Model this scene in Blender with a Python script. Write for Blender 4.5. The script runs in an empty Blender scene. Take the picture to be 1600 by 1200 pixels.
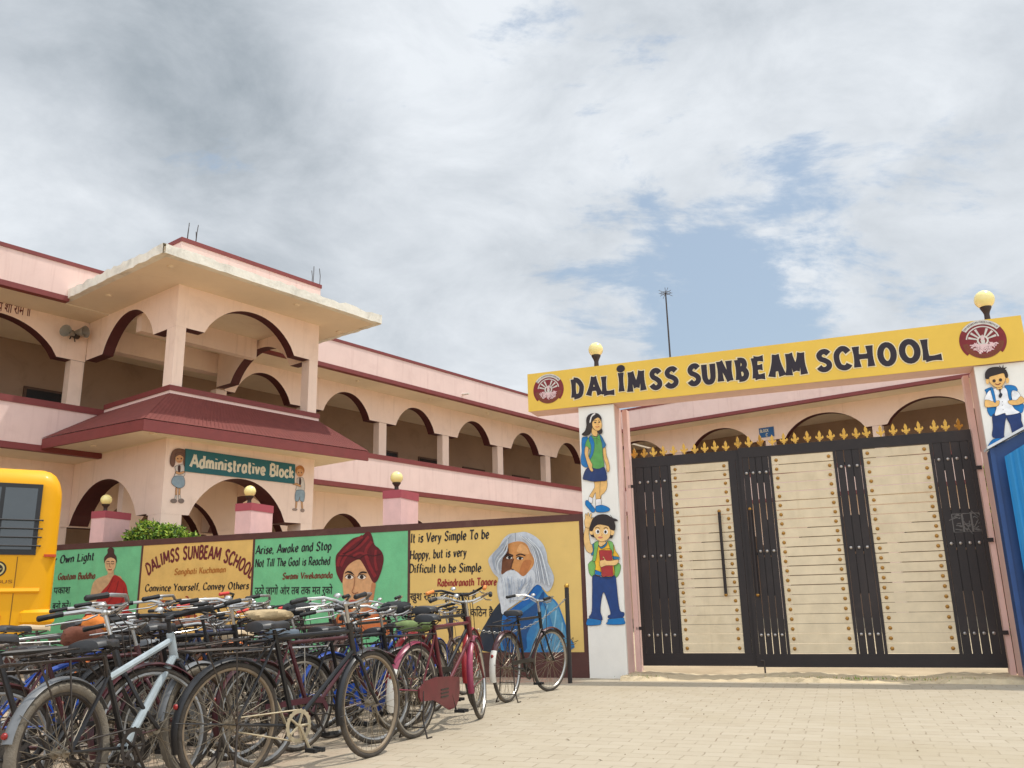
import bpy, bmesh, math, random
import numpy as np
from mathutils import Vector, Matrix
random.seed(7)
rad = math.radians
sc = bpy.context.scene
COL = sc.collection
# ------------------------------------------------------------------ camera
F = 1325.0; PITCH = rad(14.49); ROLL = rad(-1.326); H = 1.0
cd = np.array([0, math.cos(PITCH), math.sin(PITCH)])
_r0 = np.array([1.0, 0, 0]); _u0 = np.cross(_r0, cd)
cr = _r0*math.cos(ROLL) + _u0*math.sin(ROLL)
cu = -_r0*math.sin(ROLL) + _u0*math.cos(ROLL)
cam_d = bpy.data.cameras.new('camera'); cam = bpy.data.objects.new('camera', cam_d); COL.objects.link(cam)
cam_d.sensor_fit = 'HORIZONTAL'; cam_d.sensor_width = 36; cam_d.lens = F/1600*36
cam_d.clip_start = 0.05; cam_d.clip_end = 3000
M = Matrix(((cr[0], cu[0], -cd[0], 0), (cr[1], cu[1], -cd[1], 0), (cr[2], cu[2], -cd[2], H), (0, 0, 0, 1)))
cam.matrix_world = M
sc.camera = cam
# ------------------------------------------------------------------ sun, sky, exposure
SUN_EL = 68.0; SUN_AZ = 76.0          # azimuth clockwise from +Y
sun_d = bpy.data.lights.new('sun', 'SUN'); sun_d.energy = 2.5; sun_d.angle = rad(0.7); sun_d.color = (1.0, 0.95, 0.86)
sun = bpy.data.objects.new('sun', sun_d); COL.objects.link(sun)
_sd = Vector((math.sin(rad(SUN_AZ))*math.cos(rad(SUN_EL)), math.cos(rad(SUN_AZ))*math.cos(rad(SUN_EL)), math.sin(rad(SUN_EL))))
sun.rotation_euler = (-_sd).to_track_quat('-Z', 'Y').to_euler(); sun.location = (0, 0, 30)
sc.view_settings.view_transform = 'Standard'; sc.view_settings.look = 'None'
sc.view_settings.exposure = 0.27; sc.view_settings.gamma = 1.0
def ray(x, y): return cd + (x-800)/F*cr - (y-600)/F*cu
W = bpy.data.worlds.new('World'); sc.world = W; W.use_nodes = True
nt = W.node_tree; nt.nodes.clear()
def N(t, typ, **k):
    n = t.nodes.new(typ)
    for a, v in k.items():
        if a == 'op': n.operation = v
        elif hasattr(n, a): setattr(n, a, v)
    return n
def mth(t, op, a, b=None, c=None, clamp=False):
    n = N(t, 'ShaderNodeMath'); n.operation = op; n.use_clamp = clamp
    for i, v in enumerate((a, b, c)):
        if v is None: continue
        if isinstance(v, (int, float)): n.inputs[i].default_value = v
        else: t.links.new(v, n.inputs[i])
    return n.outputs[0]
def mixc(t, f, a, b, bt='MIX'):
    n = t.nodes.new('ShaderNodeMix'); n.data_type = 'RGBA'; n.blend_type = bt
    for i, v in ((0, f), (6, a), (7, b)):
        if isinstance(v, (int, float)): n.inputs[i].default_value = v
        elif isinstance(v, tuple): n.inputs[i].default_value = v if len(v) == 4 else v+(1,)
        else: t.links.new(v, n.inputs[i])
    return n.outputs[2]
def mapr(t, v, a, b, c=0.0, d=1.0, sm=True):
    n = t.nodes.new('ShaderNodeMapRange'); n.interpolation_type = 'SMOOTHSTEP' if sm else 'LINEAR'
    t.links.new(v, n.inputs[0])
    for i, q in enumerate((a, b, c, d)): n.inputs[1+i].default_value = q
    return n.outputs[0]
def noise(t, vec, scale, detail=4, rough=0.55, dist=0.0):
    n = t.nodes.new('ShaderNodeTexNoise'); n.inputs['Scale'].default_value = scale; n.inputs['Detail'].default_value = detail
    n.inputs['Roughness'].default_value = rough; n.inputs['Distortion'].default_value = dist
    if vec is not None: t.links.new(vec, n.inputs['Vector'])
    return n.outputs[0]
tc = N(nt, 'ShaderNodeTexCoord'); dirv = tc.outputs['Generated']
sky = N(nt, 'ShaderNodeTexSky'); sky.sky_type = 'NISHITA'; sky.sun_disc = False
sky.sun_elevation = rad(SUN_EL); sky.sun_rotation = rad(SUN_AZ); sky.air_density = 1.3; sky.dust_density = 2.0
skys = N(nt, 'ShaderNodeVectorMath'); skys.operation = 'SCALE'; nt.links.new(sky.outputs[0], skys.inputs[0]); skys.inputs[3].default_value = 0.095
sep = N(nt, 'ShaderNodeSeparateXYZ'); nt.links.new(dirv, sep.inputs[0])
den = mth(nt, 'ADD', mth(nt, 'MAXIMUM', sep.outputs[2], 0.0), 0.32)
comb = N(nt, 'ShaderNodeCombineXYZ')
nt.links.new(mth(nt, 'DIVIDE', sep.outputs[0], den), comb.inputs[0]); nt.links.new(mth(nt, 'DIVIDE', sep.outputs[1], den), comb.inputs[1])
comb.inputs[2].default_value = 3.7
pv = comb.outputs[0]
def blob(x, y, rpx, wgt):
    d = ray(x, y); d = d/np.linalg.norm(d)
    n = N(nt, 'ShaderNodeVectorMath'); n.operation = 'DOT_PRODUCT'; nt.links.new(dirv, n.inputs[0]); n.inputs[1].default_value = tuple(d)
    return mth(nt, 'MULTIPLY', mapr(nt, n.outputs['Value'], math.cos(math.atan(rpx/F)), 1.0), wgt)
def addall(l):
    s = l[0]
    for q in l[1:]: s = mth(nt, 'ADD', s, q)
    return s
mpd0 = N(nt, 'ShaderNodeMapping'); mpd0.inputs['Scale'].default_value = (1.0, 1.0, 1.8); mpd0.inputs['Location'].default_value = (0.7, 2.3, 0.9); nt.links.new(dirv, mpd0.inputs[0])
mpg = N(nt, 'ShaderNodeMapping'); mpg.inputs['Rotation'].default_value = (0, 0, rad(-28)); mpg.inputs['Scale'].default_value = (0.75, 1.5, 1.0); nt.links.new(pv, mpg.inputs[0])
n1 = noise(nt, mpd0.outputs[0], 4.2, 11, 0.62, 0.3)
n2 = noise(nt, mpg.outputs[0], 5.0, 11, 0.64, 0.35)
def dev(v, k): return mth(nt, 'MULTIPLY', mth(nt, 'SUBTRACT', v, 0.5), k)
cover = mth(nt, 'ADD', mth(nt, 'ADD', dev(n1, 2.4), dev(n2, 2.2)), 0.82)
gaps = addall([blob(1050, 480, 300, -.33), blob(1270, 440, 300, -.31), blob(1150, 350, 240, -.26), blob(1380, 320, 190, -.26), blob(1500, 500, 200, -.18), blob(830, 110, 150, -.30), blob(1180, 550, 160, -.12),
               blob(400, 250, 620, .4), blob(1500, 90, 460, .3), blob(650, 480, 200, .25), blob(1235, 385, 90, .28), blob(1000, 560, 110, .20), blob(1300, 510, 110, .28), blob(1470, 400, 120, .15), blob(1120, 290, 110, .15)])
mask = mapr(nt, mth(nt, 'ADD', cover, gaps), 0.20, 0.70)
n3 = noise(nt, pv, 1.3, 8, 0.60, 0.4)
mpd = N(nt, 'ShaderNodeMapping'); mpd.inputs['Scale'].default_value = (1.0, 1.0, 1.7); mpd.inputs['Location'].default_value = (3.1, 1.7, 0.4); nt.links.new(dirv, mpd.inputs[0])
n4 = noise(nt, mpd.outputs[0], 5.2, 12, 0.62, 0.35)
dark = addall([blob(90, 170, 520, -.27), blob(330, 270, 330, -.08), blob(700, 360, 330, -.06), blob(480, 0, 220, -.08), blob(660, 60, 240, .26), blob(745, 130, 150, .12), blob(1150, 120, 460, .08), blob(90, 340, 230, .28), blob(700, 520, 220, .12), blob(1250, 545, 220, .20), blob(900, 590, 240, .20), blob(1440, 350, 200, -.08), blob(1100, 90, 220, -.06)])
br = mth(nt, 'ADD', mth(nt, 'ADD', mth(nt, 'ADD', dev(n3, 0.9), dev(n4, 1.4)), 0.60), dark)
brm = mapr(nt, br, -0.28, 1.0, sm=False)
cr_ = N(nt, 'ShaderNodeValToRGB'); nt.links.new(brm, cr_.inputs[0])
cr_.color_ramp.elements[0].color = (0.20, 0.245, 0.285, 1); cr_.color_ramp.elements[1].color = (0.70, 0.735, 0.775, 1)
e = cr_.color_ramp.elements.new(0.56); e.color = (0.485, 0.525, 0.57, 1)
# thin veil everywhere so that the blue stays pale, as on a humid day
veil = mixc(nt, 0.45, skys.outputs[0], (0.47, 0.57, 0.67, 1))
fin0 = mixc(nt, mask, veil, cr_.outputs[0])
# brightness added to the unseen sky overhead and behind the viewer, filling shaded walls
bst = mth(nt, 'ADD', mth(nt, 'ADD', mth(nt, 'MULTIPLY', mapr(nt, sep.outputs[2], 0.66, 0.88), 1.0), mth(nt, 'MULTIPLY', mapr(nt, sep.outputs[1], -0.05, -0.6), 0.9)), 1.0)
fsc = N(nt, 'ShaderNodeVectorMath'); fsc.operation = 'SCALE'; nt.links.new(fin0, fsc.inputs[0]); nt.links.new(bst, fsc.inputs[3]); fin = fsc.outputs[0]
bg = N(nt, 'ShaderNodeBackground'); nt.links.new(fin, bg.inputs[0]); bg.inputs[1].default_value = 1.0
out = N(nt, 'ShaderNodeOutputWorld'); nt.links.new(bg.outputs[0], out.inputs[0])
# ------------------------------------------------------------------ materials
def lin(c):
    r = []
    for v in c:
        v = v/255.0
        r.append(v/12.92 if v <= 0.04045 else ((v+0.055)/1.055)**2.4)
    return tuple(r)
MATS = {}
def mat(name, rgb, rough=0.7, metal=0.0, var=0.12, vscale=3.0, bump=0.0, bscale=60.0, dirt=0.0, dirtc=(90, 75, 60), coat=0.0, streak=0.0, spec=0.5):
    if name in MATS: return MATS[name]
    m = bpy.data.materials.new(name); m.use_nodes = True; t = m.node_tree
    b = t.nodes['Principled BSDF']; c = lin(rgb)
    b.inputs['Roughness'].default_value = rough; b.inputs['Metallic'].default_value = metal
    b.inputs['Specular IOR Level'].default_value = spec
    if coat: b.inputs['Coat Weight'].default_value = coat; b.inputs['Coat Roughness'].default_value = 0.15
    g = t.nodes.new('ShaderNodeTexCoord'); geo = t.nodes.new('ShaderNodeNewGeometry'); pos = geo.outputs['Position']
    col = c+(1,)
    if var > 0:
        nz = noise(t, pos, vscale, 6, 0.6)
        f = mapr(t, nz, 0.25, 0.75, 1-var, 1+var, False)
        v = t.nodes.new('ShaderNodeVectorMath'); v.operation = 'SCALE'; v.inputs[0].default_value = c; t.links.new(f, v.inputs[3])
        col = v.outputs[0]
    if dirt > 0:
        nz = noise(t, pos, 1.7, 8, 0.65, 0.6)
        f = mth(t, 'MULTIPLY', mapr(t, nz, 0.48, 0.78), dirt)
        col = mixc(t, f, col, lin(dirtc)+(1,))
    if streak > 0:
        mp = t.nodes.new('ShaderNodeMapping'); mp.inputs['Scale'].default_value = (9, 9, 0.6); t.links.new(pos, mp.inputs[0])
        nz = noise(t, mp.outputs[0], 1.0, 5, 0.6)
        f = mth(t, 'MULTIPLY', mapr(t, nz, 0.52, 0.8), streak)
        col = mixc(t, f, col, lin(dirtc)+(1,))
    if isinstance(col, tuple): b.inputs['Base Color'].default_value = col
    else: t.links.new(col, b.inputs['Base Color'])
    if bump > 0:
        bn = t.nodes.new('ShaderNodeBump'); bn.inputs['Strength'].default_value = bump; bn.inputs['Distance'].default_value = 0.01
        t.links.new(noise(t, pos, bscale, 5, 0.6), bn.inputs['Height']); t.links.new(bn.outputs[0], b.inputs['Normal'])
    MATS[name] = m; return m
def paint(rgb, rough=0.72):
    n = 'paint_%02x%02x%02x' % tuple(int(v) for v in rgb)
    return mat(n, rgb, rough, var=0.18, vscale=13, dirt=.10, dirtc=(150, 136, 116))
# ------------------------------------------------------------------ mesh builder
class MB:
    def __init__(s): s.v = []; s.f = []; s.m = []
    def add(s, vs, fs, mi=0):
        o = len(s.v); s.v += [tuple(float(q) for q in p) for p in vs]
        for f in fs: s.f.append([i+o for i in f]); s.m.append(mi)
    def box(s, x0, x1, y0, y1, z0, z1, mi=0, M=None, ch=0.0):
        if ch > 0:
            pts = []
            for z, i in ((z0, ch), (z0+ch, 0), (z1-ch, 0), (z1, ch)):
                j = ch if i == 0 else ch
                k = ch - 0 if i else 0
                a0, a1, b0, b1 = x0+k, x1-k, y0+k, y1-k
                c = ch if not i else ch*0.5
                pts.append([(a0+c, b0, z), (a1-c, b0, z), (a1, b0+c, z), (a1, b1-c, z), (a1-c, b1, z), (a0+c, b1, z), (a0, b1-c, z), (a0, b0+c, z)])
            vs = [p for r in pts for p in r]; fs = [list(range(7, -1, -1)), list(range(24, 32))]
            for r in range(3):
                for q in range(8): fs.append([r*8+q, r*8+(q+1) % 8, r*8+8+(q+1) % 8, r*8+8+q])
        else:
            vs = [(x0, y0, z0), (x1, y0, z0), (x1, y1, z0), (x0, y1, z0), (x0, y0, z1), (x1, y0, z1), (x1, y1, z1), (x0, y1, z1)]
            fs = [[3, 2, 1, 0], [4, 5, 6, 7], [0, 1, 5, 4], [1, 2, 6, 5], [2, 3, 7, 6], [3, 0, 4, 7]]
        if M is not None: vs = [tuple(M @ Vector(p)) for p in vs]
        s.add(vs, fs, mi)
    def prism(s, poly, fn, t0, t1, mi=0, side=None, sidef=None):
        """poly: 2D points; fn(u, v, t) -> 3D"""
        n = len(poly); vs = [fn(u, v, t0) for u, v in poly]+[fn(u, v, t1) for u, v in poly]
        s.add(vs, [list(range(n-1, -1, -1)), list(range(n, 2*n))], mi)
        for i in range(n):
            j = (i+1) % n; k = mi if side is None else side
            if sidef: k = sidef(poly[i], poly[j])
            s.add([vs[i], vs[j], vs[n+j], vs[n+i]], [[0, 1, 2, 3]], k)
    def poly(s, pts, mi=0): s.add(pts, [list(range(len(pts)))], mi)
    def tube(s, path, r, n=6, mi=0, cap=True, closed=False, flat=1.0):
        P = [Vector(p) for p in path]; k = len(P)
        R = r if isinstance(r, (list, tuple)) else [r]*k
        up = None; vs = []
        for i in range(k):
            if closed: t = (P[(i+1) % k]-P[i-1]).normalized()
            else: t = (P[min(i+1, k-1)]-P[max(i-1, 0)]).normalized()
            if up is None:
                up = Vector((0, 0, 1)) if abs(t.z) < 0.9 else Vector((1, 0, 0))
            a = t.cross(up)
            if a.length < 1e-6: a = t.cross(Vector((0, 1, 0.3)))
            a.normalize(); b = a.cross(t).normalized(); up = b
            for q in range(n):
                w = 2*math.pi*q/n
                vs.append(tuple(P[i]+a*(R[i]*math.cos(w))+b*(R[i]*flat*math.sin(w))))
        fs = []
        for i in range(k if closed else k-1):
            for q in range(n):
                i2 = (i+1) % k
                fs.append([i*n+q, i*n+(q+1) % n, i2*n+(q+1) % n, i2*n+q])
        if cap and not closed: fs += [list(range(n-1, -1, -1)), [(k-1)*n+q for q in range(n)]]
        s.add(vs, fs, mi)
    def lathe(s, prof, n=16, mi=0, o=(0, 0, 0), axis='z'):
        vs = []
        for rr, h in prof:
            for q in range(n):
                w = 2*math.pi*q/n; a, b = rr*math.cos(w), rr*math.sin(w)
                p = (a, b, h) if axis == 'z' else ((a, h, b) if axis == 'y' else (h, a, b))
                vs.append((p[0]+o[0], p[1]+o[1], p[2]+o[2]))
        fs = []
        for i in range(len(prof)-1):
            for q in range(n): fs.append([i*n+q, i*n+(q+1) % n, (i+1)*n+(q+1) % n, (i+1)*n+q])
        s.add(vs, fs, mi)
    def ball(s, c, r, n=12, mi=0, sc=(1, 1, 1)):
        k = n//2; prof = [(r*math.sin(math.pi*i/k), -r*math.cos(math.pi*i/k)) for i in range(k+1)]
        prof[0] = (r*0.02, -r); prof[-1] = (r*0.02, r)
        vs = []
        for rr, h in prof:
            for q in range(n):
                w = 2*math.pi*q/n; vs.append((c[0]+rr*math.cos(w)*sc[0], c[1]+rr*math.sin(w)*sc[1], c[2]+h*sc[2]))
        fs = [[i*n+q, i*n+(q+1) % n, (i+1)*n+(q+1) % n, (i+1)*n+q] for i in range(k) for q in range(n)]
        fs += [list(range(n-1, -1, -1)), [k*n+q for q in range(n)]]
        s.add(vs, fs, mi)
    def mesh(s, name, mats, smooth=False, recalc=True):
        me = bpy.data.meshes.new(name); me.from_pydata(s.v, [], s.f)
        if not isinstance(mats, (list, tuple)): mats = [mats]
        for m in mats: me.materials.append(m)
        me.polygons.foreach_set('material_index', s.m)
        if recalc:
            bm = bmesh.new(); bm.from_mesh(me); bmesh.ops.recalc_face_normals(bm, faces=bm.faces); bm.to_mesh(me); bm.free()
        if smooth:
            me.polygons.foreach_set('use_smooth', [True]*len(me.polygons))
            me.set_sharp_from_angle(angle=rad(40))
        me.update(); return me
    def build(s, name, mats, parent=None, smooth=False, recalc=True, **k):
        return link(name, s.mesh(name, mats, smooth, recalc), parent, **k)
def link(name, me, parent=None, label=None, cat=None, group=None, kind=None):
    o = bpy.data.objects.new(name, me); COL.objects.link(o)
    if parent is not None: o.parent = parent
    tag(o, label, cat, group, kind); return o
def tag(o, label=None, cat=None, group=None, kind=None):
    if label: o['label'] = label
    if cat: o['category'] = cat
    if group: o['group'] = group
    if kind: o['kind'] = kind
    return o
def thing(name, label, cat, loc=(0, 0, 0), rz=0.0, group=None):
    o = bpy.data.objects.new(name, None); COL.objects.link(o); o.empty_display_size = 0.2
    o.location = loc; o.rotation_euler = (0, 0, rz); return tag(o, label, cat, group)
# ------------------------------------------------------------------ the two frames of the place
AR = rad(37.79); AW = rad(-69.59)
P0 = np.array([0.9559, 12.0103, 0.0])                     # foot of the left gate pillar
ws = np.array([-math.sin(AW), -math.cos(AW), 0.0])        # along the boundary wall, to the right
wy = np.array([-ws[1], ws[0], 0.0])                       # through the wall, away from the street
RW = math.atan2(ws[1], ws[0])
BC = np.array([-6.399, 15.7497, 0.0])                     # ground point of the office block's corner
ba = np.array([math.sin(AR), math.cos(AR), 0.0]); bb = np.array([-math.cos(AR), math.sin(AR), 0.0])
RB = math.atan2(ba[1], ba[0])
def hit(x, y, p, n):
    v = ray(x, y); c = np.array([0, 0, H]); return c + v*(((p-c) @ n)/(v @ n))
def wpx(x, y, off=0.0):
    q = hit(x, y, P0+wy*off, wy)-P0; return (float(q @ ws), float(q[2]))
def apx(x, y, b=0.0):
    q = hit(x, y, BC+bb*b, bb)-BC; return (float(q @ ba), float(q[2]))
def bpx(x, y, a=0.0):
    q = hit(x, y, BC+ba*a, ba)-BC; return (float(q @ bb), float(q[2]))
def gpx(x, y, z=0.0):
    v = ray(x, y); return v*((z-H)/v[2])+np.array([0, 0, H])
def Wp(s, o, z): return tuple(P0+ws*s+wy*o+np.array([0, 0, z]))
# ------------------------------------------------------------------ setting: ground and paving
def ground_mats():
    m = bpy.data.materials.new('dusty_ground'); m.use_nodes = True; t = m.node_tree; b = t.nodes['Principled BSDF']; b.inputs['Roughness'].default_value = 0.95
    pos = t.nodes.new('ShaderNodeNewGeometry').outputs['Position']
    f = mapr(t, noise(t, pos, 0.8, 9, 0.65, 0.4), 0.3, 0.7)
    t.links.new(mixc(t, f, lin((168, 150, 122)), lin((196, 178, 148))), b.inputs['Base Color'])
    bn = t.nodes.new('ShaderNodeBump'); bn.inputs['Strength'].default_value = 0.6; bn.inputs['Distance'].default_value = 0.03
    t.links.new(noise(t, pos, 14, 8, 0.65), bn.inputs['Height']); t.links.new(bn.outputs[0], b.inputs['Normal'])
    p = bpy.data.materials.new('cream_pavers'); p.use_nodes = True; t = p.node_tree; b = t.nodes['Principled BSDF']; b.inputs['Roughness'].default_value = 0.9
    pos = t.nodes.new('ShaderNodeNewGeometry').outputs['Position']
    mp = t.nodes.new('ShaderNodeMapping'); mp.inputs['Rotation'].default_value = (0, 0, -RW); t.links.new(pos, mp.inputs[0])
    wob = t.nodes.new('ShaderNodeTexNoise'); wob.inputs['Scale'].default_value = 9; wob.inputs['Detail'].default_value = 3; t.links.new(pos, wob.inputs['Vector'])
    wv = t.nodes.new('ShaderNodeVectorMath'); wv.operation = 'MULTIPLY_ADD'; t.links.new(wob.outputs['Color'], wv.inputs[0]); wv.inputs[1].default_value = (0.035, 0.035, 0); t.links.new(mp.outputs[0], wv.inputs[2])
    br = t.nodes.new('ShaderNodeTexBrick'); t.links.new(wv.outputs[0], br.inputs['Vector'])
    br.inputs['Scale'].default_value = 1.0; br.inputs['Brick Width'].default_value = 0.24; br.inputs['Row Height'].default_value = 0.155
    br.inputs['Mortar Size'].default_value = 0.006; br.inputs['Mortar Smooth'].default_value = 0.4; br.inputs['Bias'].default_value = 0.0
    br.inputs['Color1'].default_value = lin((174, 162, 142))+(1,); br.inputs['Color2'].default_value = lin((164, 151, 130))+(1,); br.inputs['Mortar'].default_value = lin((144, 131, 110))+(1,)
    big = noise(t, pos, 0.55, 7, 0.62, 0.5)
    fine = noise(t, pos, 5.0, 8, 0.7, 0.3)
    # sand swept over the joints: in patches the joints vanish
    c1 = mixc(t, mth(t, 'MULTIPLY', mapr(t, fine, 0.39, 0.61), 0.82), br.outputs['Color'], lin((171, 159, 138)))
    # pink pavers, a worn band by the bicycles and another at the wall foot
    sx = t.nodes.new('ShaderNodeSeparateXYZ'); t.links.new(pos, sx.inputs[0])
    pk = mth(t, 'MULTIPLY', mapr(t, sx.outputs[0], -0.2, -2.6), mapr(t, fine, 0.38, 0.56))
    dotn = t.nodes.new('ShaderNodeVectorMath'); dotn.operation = 'DOT_PRODUCT'
    sub = t.nodes.new('ShaderNodeVectorMath'); sub.operation = 'SUBTRACT'; t.links.new(pos, sub.inputs[0]); sub.inputs[1].default_value = tuple(P0)
    t.links.new(sub.outputs[0], dotn.inputs[0]); dotn.inputs[1].default_value = tuple(wy)
    nearw = mth(t, 'MULTIPLY', mth(t, 'MULTIPLY', mapr(t, dotn.outputs['Value'], -1.0, -0.6), mapr(t, sx.outputs[0], 0.9, 0.4)), mapr(t, fine, 0.40, 0.55))
    c2 = mixc(t, mth(t, 'MULTIPLY', pk, 0.30), c1, lin((190, 140, 118)))
    c2 = mixc(t, mth(t, 'MULTIPLY', nearw, 0.7), c2, lin((184, 130, 108)))
    c3 = mixc(t, mth(t, 'MULTIPLY', mapr(t, big, 0.47, 0.68), 0.55), c2, lin((160, 146, 121)))
    spots = mapr(t, noise(t, pos, 11, 6, 0.75), 0.66, 0.74)
    cracks = mth(t, 'MULTIPLY', mapr(t, br.outputs['Fac'], 0.3, 0.9), mapr(t, noise(t, pos, 2.6, 6, 0.7, 0.5), 0.54, 0.66))
    c3 = mixc(t, mth(t, 'MULTIPLY', cracks, 0.8), c3, lin((120, 100, 75)))
    c4 = mixc(t, mth(t, 'MULTIPLY', spots, 0.6), c3, lin((120, 102, 78)))
    t.links.new(c4, b.inputs['Base Color'])
    hgt = mth(t, 'ADD', mth(t, 'MULTIPLY', br.outputs['Fac'], -0.7), mth(t, 'MULTIPLY', fine, 0.8))
    bn = t.nodes.new('ShaderNodeBump'); bn.inputs['Strength'].default_value = 0.45; bn.inputs['Distance'].default_value = 0.012
    t.links.new(hgt, bn.inputs['Height']); t.links.new(bn.outputs[0], b.inputs['Normal'])
    return m, p
GM, PVM = ground_mats()
g = MB(); g.poly([(-400, -400, 0), (400, -400, 0), (400, 400, 0), (-400, 400, 0)]); g.build('ground', GM, kind='structure')
g = MB(); g.poly([Wp(-22, -14, .004), Wp(14, -14, .004), Wp(14, -0.33, .004), Wp(0.56, -0.33, .004), Wp(.5, -.1, .004), Wp(0, 0.0, .004), Wp(-22, 0.04, .004)]); g.build('paving', PVM, kind='structure')
# ------------------------------------------------------------------ building materials
PEACH = mat('peach_wall', (245, 220, 203), .85, var=.05, vscale=1.2, bump=.2, bscale=90, dirt=.20, streak=.22, dirtc=(178, 146, 124))
PINK = mat('pink_wall', (226, 199, 191), .85, var=.05, vscale=1.5, bump=.2, bscale=90, dirt=.20, streak=.34, dirtc=(180, 142, 136))
CREAM = mat('cream_soffit', (232, 216, 192), .9, var=.05, vscale=1.5, dirt=.18, dirtc=(190, 165, 135))
MAROON = mat('maroon_trim', (122, 54, 52), .6, var=.12, vscale=4, dirt=.12, dirtc=(140, 90, 80))
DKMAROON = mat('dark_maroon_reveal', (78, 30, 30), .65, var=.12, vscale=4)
AWN = mat('awning_red', (116, 56, 50), .85, var=.14, vscale=6, bump=.25, bscale=25, dirt=.25, dirtc=(108, 60, 58), streak=.2)
SLABW = mat('weathered_white_edge', (232, 228, 216), .9, var=.10, vscale=6, bump=.8, bscale=18, dirt=.42, dirtc=(84, 76, 64))
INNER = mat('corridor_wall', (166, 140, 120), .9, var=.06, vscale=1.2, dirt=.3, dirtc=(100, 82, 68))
GLASSD = mat('dark_window', (22, 24, 26), .25, var=0.05)
WINF = mat('window_frame_paint', (92, 70, 58), .6)
CONC = mat('raw_concrete', (150, 140, 124), .95, var=.15, vscale=6, bump=.6, bscale=30, dirt=.4)
STEEL = mat('rusty_bar', (74, 66, 62), .7, metal=.4)
def P_ab(a): return lambda u, v, t: (u, t, v)      # profile in (a, z), thickness along b
def P_ba(a): return lambda u, v, t: (t, u, v)      # profile in (b, z), thickness along a
def arch_pts(l, r, zs, za, n=22):
    c = (l+r)/2; hw = (r-l)/2; out = []
    for i in range(n+1):
        u = -1+2*i/n
        # flattened three-centred arch with a straight shoulder at the springing
        z = zs+(za-zs)*(1-abs(u)**2.15)**0.80
        out.append((c+hw*u, z))
    return out
def arch_wall(mb, u0, u1, zs, zt, arches, fn, t0, t1, mi_wall=0, mi_rev=1):
    pts = [(u0, zt), (u0, zs)]
    for l, r, za in sorted(arches): pts += arch_pts(l, r, zs, za)
    pts += [(u1, zs), (u1, zt)]
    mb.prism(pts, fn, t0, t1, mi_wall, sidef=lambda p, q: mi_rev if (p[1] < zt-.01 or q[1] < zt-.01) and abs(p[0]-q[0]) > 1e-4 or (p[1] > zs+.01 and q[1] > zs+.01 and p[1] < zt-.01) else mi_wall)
# ---------------------------- long wing
B1 = thing('school_wing', 'long two-storey pink school wing running back behind the wall with a row of arched balconies', 'school building', tuple(BC), RB)
RAISE = [(-6.9, -4.5), (-3.35, -0.78), (0.5, 2.9), (3.62, 5.34), (6.46, 8.2), (9.27, 10.98), (12.08, 13.78), (14.95, 16.62), (17.75, 19.4)]
for u0, u1 in ((-12, -.165), (3.325, 20.1)):
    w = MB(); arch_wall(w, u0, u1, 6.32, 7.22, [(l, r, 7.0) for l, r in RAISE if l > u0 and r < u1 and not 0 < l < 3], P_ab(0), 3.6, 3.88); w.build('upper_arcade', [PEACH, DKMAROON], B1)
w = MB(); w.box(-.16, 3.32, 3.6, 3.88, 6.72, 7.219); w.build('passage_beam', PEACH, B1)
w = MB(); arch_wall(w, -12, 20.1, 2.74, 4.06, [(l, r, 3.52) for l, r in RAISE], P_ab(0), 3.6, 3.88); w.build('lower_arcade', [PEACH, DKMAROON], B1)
for a0, a1 in ((-4.1, -3.75), (-.46, -.17), (3.1, 3.4), (5.75, 6.05), (8.6, 8.9), (11.38, 11.68), (14.2, 14.5), (17.05, 17.35)):
    for z0, z1 in ((4.21, 6.33), (.3, 2.75)):
        w = MB(); w.box(a0, a1, 3.62, 3.86, z0, z1); w.build('column', PEACH, B1)
w = MB(); w.box(-12, 23.0, 2.58, 6.0, 4.06, 4.20); w.build('floor_slab', CREAM, B1)
w = MB(); w.box(-12, -0.16, 2.45, 2.58, 4.17, 4.93); w.box(3.33, 18.85, 2.45, 2.58, 4.17, 4.93); w.build('balcony_railing', PINK, B1)
w = MB()
for a0, a1 in ((-12, -.16), (3.33, 18.85)):
    w.box(a0, a1, 2.43, 2.60, 4.93, 5.06); w.box(a0, a1, 2.43, 2.577, 4.05, 4.17)
w.build('railing_trim', MAROON, B1)
w = MB(); w.box(-12, -1.16, 2.40, 2.55, 7.27, 7.94); w.box(3.4, 18.85, 2.40, 2.55, 7.27, 7.94); w.box(-1.16, 3.4, 2.40, 2.55, 7.362, 7.94); w.build('parapet', PINK, B1)
w = MB()
for a0, a1 in ((-12, -1.17), (3.41, 18.85)):
    w.box(a0, a1, 2.38, 2.57, 7.94, 8.02); w.box(a0, a1, 2.38, 2.547, 7.16, 7.27)
w.box(-1.17, 3.41, 2.38, 2.57, 7.94, 8.02); w.build('parapet_trim', MAROON, B1)
w = MB(); w.box(-12, -1.2, 2.55, 9.5, 7.22, 7.34); w.box(-1.2, 4.1, 2.75, 9.5, 7.22, 7.34); w.box(4.1, 27.0, 2.55, 9.5, 7.22, 7.34); w.build('roof_slab', CREAM, B1)
w = MB(); w.box(-12, 27, 6.0, 6.2, 0, 7.22); w.box(-12.2, -12, 3.6, 9.5, 0, 7.22); w.build('corridor_wall', INNER, B1)
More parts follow.
